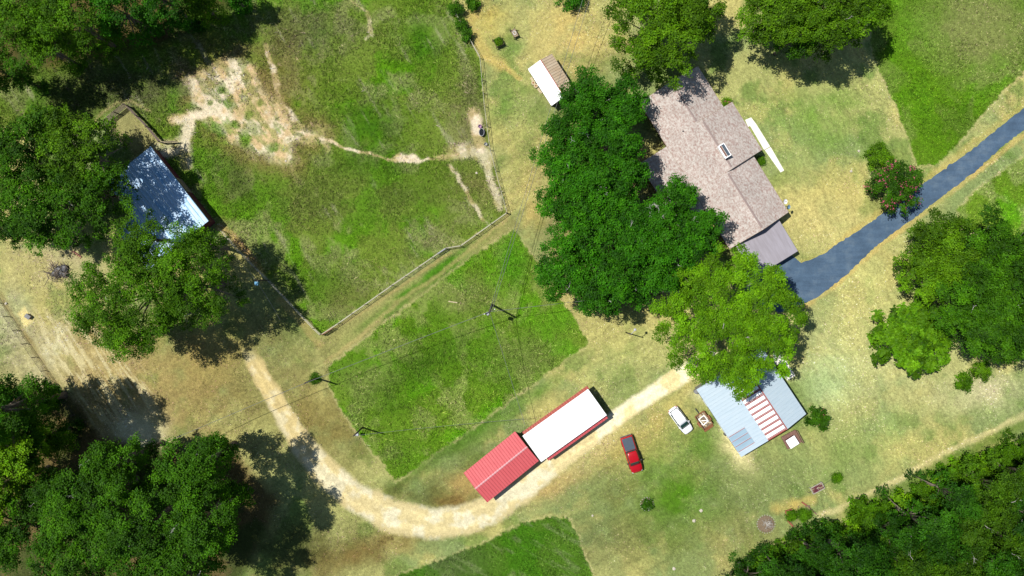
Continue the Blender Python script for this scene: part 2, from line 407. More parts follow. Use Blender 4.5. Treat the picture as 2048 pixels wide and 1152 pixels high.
    reg(850,560,130,9,(84,126,34),1.1*1.0,-37,0.9); reg(890,540,60,12,(72,122,18),0.9,-37); reg(790,620,40,8,(86,120,40),0.7,-37)
    # streaks of mowing
    mw = 1+0.34*(st1-0.5)*sst(1500, 1300, x)+0.26*(st2-0.5)*sst(1300, 1500, x)+0.5*(st2-0.5)*sst(330, 260, x)*sst(650, 700, y)
    fs1 = fbm(ua/10, va, 3.2, 171, 2); fs2 = fbm(ua, va/10, 3.2, 172, 2)
    mw = mw+0.30*((fs1-0.5)*sst(1500, 1300, x)+(fs2-0.5)*sst(1300, 1500, x))
    mw = mw+0.42*(fbm(x, y, 4, 173, 2)-0.5)+0.075*np.random.RandomState(len(x) % 9973).randn(len(x))
    col = col*np.clip(mw, 0.55, 1.5)[:, None]
    # left field: plough streaks and pale scalp
    lf = sst(20, -20, sdist(wx, wy, [(60,620),(180,640),(300,760),(330,900),(210,880),(140,800)]))
    rows = fbm(ua, va/14, 9, 77, 2)
    rows = fbm((x*0.84-y*0.54), (x*0.54+y*0.84)/9, 4.5, 78, 3)
    col = mix(col, L((216,196,152))[None], lf*sst(0.45, 0.65, rows)*0.9)
    pale = np.clip(blob(x, y, 272, 866, 42, 38, 0)*1.5*(0.4+1.2*nm)+blob(x, y, 110, 690, 30, 50, 30)*(nf-0.1), 0, 1)
    col = mix(col, L((240,226,192))[None], pale)
    for sx_, sy_, r_ in ((62,632,17),):
        pad = sst(3, -3, sdist(wx, wy, [(34,628),(48,612),(68,638),(50,656)])); col = mix(col, L((236,212,150))[None], pad)
    # paddocks
    relief = np.full(x.shape, 0.03); dens = np.zeros(x.shape)
    def paddock(poly, c_dark, c_mid, c_pale, c_bright, sdens, edge=2.2, seed=0, brown=0.0):
        nonlocal col, relief, dens
        s = sdist(wx+6*(nf-0.5), wy+6*(vn(x, y, 5, 611)-0.5), poly); m = sst(2.0, -2.0, s)
        a = fbm(x, y, 120, 21+seed, 5); b = fbm(x, y, 70, 41+seed, 5); d = fbm(ua, va*0.8, 38, 61+seed, 5)
        g = mix(L(c_dark)[None], L(c_mid)[None], sst(0.35, 0.6, a))
        g = mix(g, L(c_bright)[None], 0.9*sst(0.50, 0.66, b))
        g = mix(g, L(c_pale)[None], 0.75*sst(0.50, 0.68, d))
        g = g*(0.95+0.36*nf)[:, None]
        col = mix(col, g, m)
        line = np.exp(-((s-1.5)/edge)**2)*sst(0.25, 0.6, nm); col = mix(col, L((206,190,136))[None], line*0.6)
        relief = np.maximum(relief, 0.075*m); dens = np.maximum(dens, m*sdens)
        return s, m
    sA, mA = paddock(PA, (104,136,36), (118,144,50), (150,160,94), (96,152,14), 1.0, 1.5)
    sB, mB = paddock(PB, (92,136,22), (110,146,38), (142,160,80), (94,156,10), 1.0, 2.2, 100)
    sC, mC = paddock(PC, (88,130,18), (96,134,30), (122,144,66), (90,144,8), 0.8, 2.5, 200)
    sD, mD = paddock(PD, (104,142,34), (112,148,40), (140,158,84), (92,156,16), 0.8, 2.5, 300)
    sE, mE = paddock(PE, (68,108,20), (80,120,30), (118,142,74), (68,120,14), 1.0, 2.0, 400)
    def regm(m, cx, cy, rx, ry, c, k=1.0, ang=0):
        nonlocal col
        b = np.clip(blob(x, y, cx, cy, rx, ry, ang)*k*(0.4+1.2*nm), 0, 1)*m
        col = mix(col, (L(c)[None])*(0.7+0.6*nf)[:, None], b)
    regm(mA,250,180,170,50,(104,112,66),0.9); regm(mA,150,200,120,40,(84,104,44),0.8); regm(mA,420,110,60,40,(128,112,64),0.8)
    regm(mA,600,60,120,60,(108,118,70),0.7); regm(mA,560,160,50,90,(132,112,62),0.6); regm(mA,470,330,80,40,(104,112,62),0.5)
    regm(mA,850,90,60,70,(78,128,14),0.9); regm(mA,740,250,80,60,(72,120,12),0.9); regm(mA,740,330,90,30,(74,122,16),0.8)
    regm(mA,620,400,90,60,(108,124,56),0.7); regm(mA,470,370,50,50,(80,104,36),0.7); regm(mA,800,400,120,60,(98,124,46),0.6)
    regm(mA,940,250,50,70,(132,132,80),0.8); regm(mA,940,180,20,60,(120,128,74),0.7); regm(mA,690,600,60,40,(128,128,72),0.8)
    regm(mA,960,380,50,40,(132,136,72),0.8); regm(mA,640,560,70,50,(88,128,28),0.7); regm(mA,860,480,60,20,(140,142,90),0.6,-35)
    regm(mB,1030,520,35,60,(82,150,10),1.2); regm(mB,1120,640,40,25,(96,160,16),1.1); regm(mB,860,720,120,40,(82,124,26),0.8,-30)
    regm(mB,1060,720,80,50,(122,144,66),0.8); regm(mB,780,800,60,60,(84,128,22),0.8); regm(mB,930,590,60,40,(132,146,76),0.8)
    regm(mB,720,760,50,30,(128,148,70),0.7); regm(mB,800,910,40,40,(98,138,38),0.6)
    regm(mC,1960,60,110,80,(136,148,80),1.3); regm(mC,1850,200,60,110,(92,142,8),0.9,-20); regm(mC,1920,240,40,30,(76,116,14),0.7)
    regm(mE,900,1120,60,40,(92,112,60),0.8)
    # tyre/windrow streaks in the big paddock and wispy grass at the bottom
    d1 = fbm(ua, va/7, 6, 91, 2); d1b = fbm(x, y, 60, 93, 3)
    stk = sst(0.68, 0.85, fbm((x*0.86-y*0.5), (x*0.5+y*0.86)/9, 7, 92, 2))*sst(0.45, 0.6, d1b)
    col = mix(col, L((170,174,128))[None], stk*0.6*mA)
    stE = sst(0.6, 0.8, fbm((x*0.5-y*0.86)/1, (x*0.86+y*0.5)/7, 6, 95, 2)); col = mix(col, L((138,156,98))[None], stE*0.4*mE)
    # bare ground in the paddock
    dp = sdist(wx*1.0, wy, [(378,160),(420,150),(470,118),(500,135),(515,185),(545,205),(565,240),(600,262),(640,268),(570,282),(583,322),(520,308),(490,290),(450,262),(425,240),(395,215)])
    dm = sst(16, -16, dp-5+ (nm-0.5)*38)
    us = x*0.55+y*0.83; vs_ = x*0.83-y*0.55
    brk = sst(0.58, 0.46, fbm(us/2.6, vs_, 11, 31, 4)); brk2 = sst(0.62, 0.5, fbm(x, y, 7, 32, 3))
    bare = dm*(0.38+0.62*brk)*(0.7+0.3*brk2)*1.1
    for hx, hy, hr in ((455,207,8),(497,232,9),(490,282,13),(548,295,9),(440,180,7),(520,205,7),(470,250,8),(420,205,6)): bare = bare*(1-0.85*sst(1.5, 0.6, np.hypot(wx-hx, wy-hy)/hr))
    for ln, wd, k in (([(345,240),(385,232),(420,225)],10,0.95),([(380,232),(368,290),(372,330)],12,0.85),([(330,305),(370,300)],10,0.8),
                    ([(530,90),(545,130),(560,200),(590,240)],5,0.75),([(500,190),(540,250),(578,318)],5,0.9),
                    ([(590,262),(640,275),(690,295),(740,308),(790,322),(850,320),(900,310),(930,300)],2.6,0.95),([(570,285),(640,268)],3,0.8),
                    ([(790,318),(800,314),(835,318)],7,1.0),([(880,318),(905,308)],4,0.8),
                    ([(948,228),(955,262),(962,300)],11,0.95),([(905,305),(940,300),(970,310),(975,325)],14,0.6),([(900,330),(925,370),(945,405),(968,442)],4,0.65),
                    ([(970,320),(985,370),(1000,415)],7,0.6),([(735,30),(742,70)],4,0.5),([(700,0),(735,25),(745,60),(730,80)],2,0.5),([(640,270),(655,300)],6,0.5),
                    ([(370,282),(310,292)],9,0.5)):
        q = pdist(wx, wy, ln)/wd; bare = np.maximum(bare, k*sst(1.5, 0.5, q)*(0.5+0.5*sst(0.3, 0.55, nm)))
    bcol = mix(L((228,200,150))[None], L((252,236,204))[None], sst(0.38, 0.6, nm)); bcol = bcol*(0.8+0.4*nf)[:, None]
    halo = sst(0, 60, 60-np.clip(dp, 0, 60))*(1-dm)*sst(0.42, 0.6, n3)*mA
    col = mix(col, L((156,134,84))[None], halo*0.75); col = mix(col, bcol, np.clip(bare, 0, 1)); dens = dens*(1-np.clip(bare*1.4, 0, 1)); relief = relief*(1-0.6*np.clip(bare, 0, 1))
    # pen inside the corral
    pen = sst(6, -6, sdist(wx, wy, [(250,210),(318,285),(300,300),(270,310),(215,262)])); col = mix(col, L((158,146,98))[None]*(0.7+0.6*nf)[:, None], pen*0.85); dens = dens*(1-pen)
    ring = np.exp(-((pdist(x, y, [(186,248),(205,225),(235,205),(262,202),(300,222)])-0)/3.0)**2); col = mix(col, L((188,180,120))[None], ring*0.7)
    # straw-coloured path loops
    for ln, wd, c, k in (([(1002,130),(975,112),(950,75),(942,45),(955,15),(975,-10)],13,(204,176,104),0.6),([(965,110),(1000,128),(1040,155)],5,(212,184,112),0.7),
                      ([(1015,430),(1010,440),(940,500),(880,548),(800,600),(700,690),(650,725)],4,(190,168,112),0.5),([(650,665),(700,640),(800,575),(900,505)],3,(182,158,104),0.5),
                      ([(2120,790),(2048,832),(1990,860),(1940,882),(1880,912),(1800,957),(1740,990),(1690,1015),(1640,1030)],6,(222,202,150),0.7),
                      ([(2120,815),(2048,850),(1960,895),(1880,935),(1800,980),(1700,1025)],13,(112,130,56),0.9),
                      ([(560,600),(600,640),(640,690)],8,(186,162,104),0.6),([(440,455),(480,490),(520,540)],9,(200,172,110),0.8),
                      ([(0,590),(30,640),(70,700),(110,765)],6,(150,128,80),0.6),
                      ([(1600,530),(1640,515),(1700,470),(1850,365),(1950,285),(2060,205)],8,(208,180,108),0.5),
                      ([(1610,612),(1670,572),(1760,488),(1860,415),(1960,338),(2060,258)],6,(212,180,112),0.7),
                      ([(1590,1010),(1625,1000)],10,(206,182,110),0.6),([(1555,1015),(1585,1010)],12,(206,176,104),0.7),
                      ([(1920,350),(1990,300),(2060,240)],6,(120,150,56),0.5),([(1800,440),(1900,390)],10,(150,162,100),0.4)):
        q = pdist(wx, wy, ln)/wd; col = mix(col, L(c)[None], np.clip(k*sst(1.6, 0.3, q)*(0.35+1.3*nm), 0, 1))
    # woodland floor
    for P_ in (WOODS, WOODL, WOODB):
        m = sst(14, -14, sdist(wx, wy, P_)+(nm-0.5)*20+(34 if P_ is WOODS else 0)); col = mix(col, mix(L((104,84,52))[None], L((66,74,34))[None], sst(0.45, 0.6, n3)), m*0.9); dens = dens*(1-m)
    reg(120,520,90,45,(190,170,138),0.6); reg(1180,420,110,180,(150,118,82),0.55)
    # outside what the photo shows: rough meadow
    far = sst(0, 300, np.maximum(np.maximum(-x-100, x-2150), np.maximum(-y-100, y-1250)))
    col = mix(col, mix(L((96,120,50))[None], L((140,140,82))[None], sst(0.4, 0.6, n1)), far)
    # gravel spill near the track
    td = track_d(x, y); k = sst(1.45, 0.88, td+(nm-0.5)*0.45)*sst(690, 735, y+0*x+60*(x > 900))
    cream = mix(L((244,226,168))[None], L((255,246,208))[None], sst(0.42, 0.6, nm))*(0.80+0.4*nf)[:, None]
    cream = mix(cream, cream*np.array([0.92, 0.87, 0.76])[None], sst(800, 500, x)); cream = cream*(1+0.25*sst(1000, 1300, x))[:, None]
    rut = np.exp(-((td-0.5)/0.2)**2); cream = cream*(0.90+0.14*rut)[:, None]*(1-0.18*sst(0.62, 0.72, nf)*sst(0.35, 0.9, td))[:, None]
    fr = sst(0.5, 0.6, nf)
    nonp = 1-np.clip(mA+mB+mC+mD+mE, 0, 1)
    col = col*(1+nonp[:, None]*(np.array([1.10, 1.20, 1.12])-1))
    col = mix(col, cream, k); relief = relief*(1-0.7*k); dens = dens*(1-k)
    # flat where slabs lie
    return np.clip(col, 0.004, 0.8), relief, dens, td

# ------------------------------------------------------------------ ground sheet
def axis(a, b, step, out):
    core = np.arange(a, b+0.1, step); s = step; lo = [core[0]]; hi = [core[-1]]
    while hi[-1] < out: s *= 1.22; hi.append(hi[-1]+s); lo.append(lo[-1]-s)
    return np.concatenate([lo[:0:-1], core, hi[1:]])
ax = axis(-60, 2110, 2.3, 9000); ay = axis(-60, 1215, 2.3, 9000)
GX, GY = np.meshgrid(ax, ay); gx = GX.ravel(); gy = GY.ravel()
col, rel, den, td = ground_fn(gx, gy)
rs = np.random.RandomState(5)
DRV = [(1540,470),(1591,517),(1603,527),(1623,519),(1649,507),(1669,493),(1706,468),(1743,444),(1790,410),(1836,374),(1875,348),(1913,322),(1969,280),(2013,243),(2048,216),(2200,110),(2200,160),(2048,260),(1996,300),(1953,341),(1896,384),(1836,431),(1789,464),(1749,494),(1709,534),(1690,553),(1669,567),(1652,582),(1636,594),(1613,606),(1560,625),(1500,600),(1470,540)]
flat = sst(-6, 4, sdist(gx, gy, DRV))
gz = rs.randn(len(gx))*rel*0.7*flat
gz += (fbm(gx, gy, 60, 301, 3)-0.5)*0.25*flat
gz *= (np.abs(gx-1024) < 1300)*(np.abs(gy-576) < 900)
SLABS = [[(1488,238),(1506,232),(1572,341),(1560,350)], [(1540,700),(1570,705),(1595,752),(1574,768),(1538,725)]]
for P_ in SLABS: gz *= sst(-4, 4, sdist(gx, gy, P_))
gz = np.minimum(gz, 0.25)
gv = np.stack([(gx-1024)*S, (576-gy)*S, gz], 1)
nx, ny = len(ax), len(ay)
I = np.arange(nx*ny).reshape(ny, nx)
q = np.stack([I[:-1, :-1].ravel(), I[1:, :-1].ravel(), I[1:, 1:].ravel(), I[:-1, 1:].ravel()], 1)
ft = td[q].mean(1)
def sub(name, mask, m):
    qq = q[mask]; u, inv = np.unique(qq.ravel(), return_inverse=True)
    return fast_mesh(name, gv[u], inv.reshape(-1, 4), m, col[u])
tag(sub('ground', ft >= 1.12, M['ground']), kind='structure')
tag(sub('gravel_road', ft < 1.12, M['gravel']), kind='structure')

# asphalt drive with a ragged edge
def ragged(poly, step, jit, rng, z):
    out = []
    for i in range(len(poly)):
        a = poly[i]; b = poly[(i+1) % len(poly)]; L_ = math.dist(a, b); n = max(1, int(L_/step))
        for k in range(n):
            t = k/n; j = rng.gauss(0, jit)
            nx_, ny_ = -(b[1]-a[1])/L_, (b[0]-a[0])/L_
            p = W(a[0]+(b[0]-a[0])*t+nx_*j, a[1]+(b[1]-a[1])*t+ny_*j, z); out.append((p.x, p.y))
    return out[::-1]
R0 = random.Random(3)
tag(obj('driveway', MB().prism(ragged(DRV, 5, 0.9, R0, 0.05), -0.1, 0.05), M['asphalt']), kind='structure')
walk = [[(1490,240),(1502,235),(1512,248),(1540,293),(1528,300),(1500,252),(1496,254)], [(1541,294),(1568,341),(1561,345),(1529.5,300.5)]]
mb = MB()
for P_ in walk: mb.prism([(W(*p).x, W(*p).y) for p in P_[::-1]], -0.1, 0.07)
tag(obj('pavement', mb, M['concrete']), kind='structure')
mb = MB().prism([(W(*p).x, W(*p).y) for p in [(1545,705),(1563,708),(1590,751),(1575,761),(1550,735)][::-1]], -0.1, 0.1)
tag(obj('concrete_pad', mb, M['concrete']), kind='structure')

# ------------------------------------------------------------------ tall grass as real tufts
N = 430000
rs = np.random.RandomState(9)
tx = rs.uniform(-40, 2090, N); ty = rs.uniform(-40, 1195, N)
tcol, _, tden, _ = ground_fn(tx, ty)
fl_ = sst(0, 5, sdist(tx, ty, DRV))*(track_d(tx, ty) > 1.1)
for P_ in SLABS: fl_ = fl_*sst(0, 4, sdist(tx, ty, P_))
short = (tden < 0.3); tden = np.where(short, np.maximum(tden, 0.34*fl_), tden)
keep = rs.rand(N) < tden*(0.6+0.4*(fbm(tx, ty, 10, 71, 3) > 0.45)); tx = tx[keep]; ty = ty[keep]; tcol = tcol[keep]; short = short[keep]; n = len(tx); STK = rs.rand(n) < 0.028*(tx < 1500)*(0.4+2.2*(fbm(tx, ty, 50, 711, 3) > 0.52))
NB = 4
ang = rs.uniform(0, 2*np.pi, (n, NB)); ln = rs.uniform(0.12, 0.36, (n, NB)); hz = rs.uniform(0.05, 0.16, (n, NB)); wd = rs.uniform(0.02, 0.045, (n, NB))
bx = ((tx-1024)*S)[:, None]+rs.normal(0, 0.06, (n, NB)); by = ((576-ty)*S)[:, None]+rs.normal(0, 0.06, (n, NB))
STK &= ~short; ln[short] *= 0.6; hz[short] = hz[short]*0.35+0.015; ln[STK] *= 2.4; hz[STK] = hz[STK]*0.6+0.12; ca, sa = np.cos(ang), np.sin(ang)
z0 = np.full_like(bx, -0.04)
v0 = np.stack([bx-sa*wd, by+ca*wd, z0], -1); v1 = np.stack([bx+sa*wd, by-ca*wd, z0], -1)
v2 = np.stack([bx+ca*ln*0.55+sa*wd*0.8, by+sa*ln*0.55-ca*wd*0.8, hz], -1); v3 = np.stack([bx+ca*ln, by+sa*ln, hz*0.75], -1)
V = np.stack([v0, v1, v2, v3], 2).reshape(-1, 3)
tint = rs.uniform(0.65, 1.7, (n, 1, 1))*rs.uniform(0.85, 1.15, (n, NB, 1))
yel = rs.rand(n, NB, 1) < 0.16
cc = tcol[:, None, :]*tint*1.2
cc = np.where(yel, cc*np.array([1.7, 1.25, 2.4]), cc)
cc[STK] = cc[STK]*np.array([1.4, 1.25, 1.6])+np.array([0.035, 0.035, 0.015]); cc = np.repeat(cc.reshape(-1, 3), 4, 0)
tag(fast_mesh('tall_grass', V, np.arange(len(V)).reshape(-1, 4), M['blades'], np.clip(cc, 0, 0.7)),
    'green pasture grass in the paddocks and short tufts over the lawns', 'grass', kind='stuff')
del V, cc

# ------------------------------------------------------------------ trees
PAL = {'oak': (T(66,116,4), T(118,166,16)), 'dark': (T(38,106,4), T(78,148,12)), 'bright': (T(90,152,4), T(138,192,20)),
       'mid': (T(64,120,4), T(112,164,16)), 'broad': (T(72,130,6), T(122,174,22)), 'pine': (T(30,84,8), T(72,128,14)), 'pineb': (T(50,98,6), T(98,142,16)),
       'shade': (T(46,100,4), T(88,142,12)), 'lime': (T(90,152,4), T(140,188,18))}
def crown_arrays(seed, R, hh, leaf=0.28, pal='oak', dens=1.0, lobe=1.0, low=-0.25, squash=1.0, jag=0.16, flower=0.0, deep=1.0, gap=0.0):
    rng = np.random.RandomState(seed)
    nl = int(7+R*R*1.0/lobe**2); ns = int(2.2*R*deep/lobe*1.2)
    ph = rng.uniform(0, 2*np.pi, 5); am = rng.uniform(0.3, 1, 5)
    V = []; Cc = []
    lo, hi = np.array(PAL[pal][0]), np.array(PAL[pal][1]); tops = []
    ht_ = rng.uniform(0.92, 1.08)
    for i in range(nl+ns):
        a = i*2.39996+rng.uniform(-0.5, 0.5)
        out = 1+jag*sum(am[k]*math.sin((k+2)*a+ph[k]) for k in range(5))/2.0
        rl = rng.uniform(0.8, 1.45)*lobe*min(1.0, 0.55+R*0.08)
        if i < nl:
            u = (i+0.5)/nl; rr = math.sqrt(u)*R*out*rng.uniform(0.86, 1.03); rr = max(0, rr-rl*0.6)
            top = math.sqrt(max(0.0, 1-(rr/(R*1.12))**2))
            z = hh*top*0.92+rng.normal(0, 0.045+0.62*jag)*hh
        else:
            rr = max(0, R*out*rng.uniform(0.6, 0.95)-rl*0.5); z = hh*rng.uniform(-1.1*deep, 0.35); rr *= 1-0.25*max(0, -z/hh)
        c = np.array([rr*math.cos(a), rr*math.sin(a), z]); tops.append(c)
        lt = rng.uniform(0.58, 1.3)*ht_; m = max(4, int(rl*rl*(17 if i < nl else 12)*dens))
        d = rng.normal(size=(m, 3)); d[:, 2] = np.abs(d[:, 2])-0.1; d /= np.linalg.norm(d, axis=1)[:, None]
        cp = c+d*rl*rng.uniform(0.5, 1.08, (m, 1))*np.array([1, 1, 0.7*squash])
        k = 20; ct = rng.uniform(0.72, 1.28, (m, 1)); hue = rng.uniform(0, 1, (m, 1))
        lp = cp[:, None, :]+rng.normal(0, 0.2+0.03*lobe, (m, k, 3))*np.array([1, 1, 0.55])
        nrm = d[:, None, :]*0.62+np.array([-0.15, 0.05, 0.7])+rng.normal(0, 0.40, (m, k, 3)); nrm /= np.linalg.norm(nrm, axis=2)[..., None]
        t = rng.normal(size=(m, k, 3)); t -= nrm*(t*nrm).sum(2, keepdims=True); t /= np.linalg.norm(t, axis=2)[..., None]
        b = np.cross(nrm, t); sz = leaf*rng.uniform(0.6, 1.25, (m, k, 1))
        quad = np.stack([lp+t*sz*0.62, lp+b*sz*0.42, lp-t*sz*0.62, lp-b*sz*0.42], 2)
        V.append(quad.reshape(-1, 3))
        mixv = np.clip(hue[:, None, :]*0.5+0.25*(lt/ht_-0.9)+rng.uniform(0, 0.5, (m, k, 1)), 0, 1)
        cl = (lo*(1-mixv)+hi*mixv)*lt*ct[:, None, :]*rng.uniform(0.8, 1.25, (m, k, 1))
        if flower:
            fm = (rng.rand(m, 1, 1) < flower)*(rng.rand(m, k, 1) < 0.55); cl = np.where(fm, np.array(T(240,112,150))*rng.uniform(0.8, 1.3, (m, k, 1)), cl)
        Cc.append(np.repeat(cl.reshape(-1, 3), 4, 0))
    return np.concatenate(V), np.concatenate(Cc), tops
def twig(mb, rng, p, d, L_, r, depth):
    q = p+d*L_
    mid = (p+q)/2+Vector([rng.uniform(-.12, .12)*L_ for _ in range(3)])
    mb.tube([p, mid, q], [r, r*0.8, r*0.55], 5)
    if depth:
        for _ in range(rng.choice((2, 3))):
            nd = (d+Vector([rng.uniform(-.8, .8), rng.uniform(-.8, .8), rng.uniform(-.25, .35)])).normalized()
            twig(mb, rng, q if rng.random() < .6 else mid, nd, L_*rng.uniform(.5, .8), r*0.6, depth-1)
def make_tree(name, label, px, py, rpx, ht, pal='oak', seed=0, leaf=0.28, dens=1.0, lobe=1.0, group=None, cat='tree', hh=None, dead=0, jag=0.16, low=-0.25, root=None, flower=0.0, aspect=None, rz=0.0, deep=1.0):
    hh = hh or min(ht*0.42, R_guess(rpx, ht)*0.8+0.8)
    zc = ht-hh; zm = ht-hh*0.75
    R = rpx*S*(H-zm)/H*(1.07 if rpx > 34 else 1.0)
    base = W(px, py, zm); base.z = 0
    t = thing(name, label, cat, base, rz, group)
    V, Cl, tops = crown_arrays(seed, R, hh, leaf, pal, dens, lobe, jag=jag, flower=flower, deep=deep)
    V = V+np.array([0, 0, zc])
    if aspect: V[:, 1] *= aspect
    V[:, 2] = np.maximum(V[:, 2], 0.1)
    fast_mesh('crown', V, np.arange(len(V)).reshape(-1, 4), M['leaf'], Cl, t)
    rng = random.Random(seed); tr = 0.05+0.017*ht
    if ht > 4:
        fork = zc-hh*0.4
        obj('trunk', MB().tube([(0,0,-0.1),(0.02,0,0.5),(rng.uniform(-.15,.15),rng.uniform(-.15,.15),fork*0.5),(rng.uniform(-.3,.3),rng.uniform(-.3,.3),fork)],
                               [tr*1.5, tr*1.05, tr*0.9, tr*0.7], 8), M['bark'], t, smooth=True)
        mb = MB(); f = Vector((0, 0, fork))
        for c in random.Random(seed+1).sample(list(tops), min(len(tops), 14)):
            c = Vector(c)+Vector((0, 0, zc-0.5)); 
            mid = f*0.55+c*0.45+Vector((0, 0, (c.z-f.z)*0.12)); mb.tube([f, mid, c], [tr*0.5, tr*0.3, tr*0.1], 5)
        obj('branch', mb, M['bark'], t, smooth=True)
    for _ in range(dead):
        mb = MB()
        a = rng.uniform(0, 6.28); rr = rng.uniform(0.1, 0.7)*R; top = zc+hh*math.sqrt(1-(rr/R)**2)
        p = Vector((rr*math.cos(a), rr*math.sin(a), top-0.25))
        twig(mb, rng, p, Vector((rng.uniform(-1, 1), rng.uniform(-1, 1), 0.35)).normalized(), rng.uniform(0.35, 0.8), 0.035, 2)
        obj('dead_branch', mb, M['pale_bark'], t)
    return t
def R_guess(rpx, ht): return rpx*S*(H-ht*0.7)/H
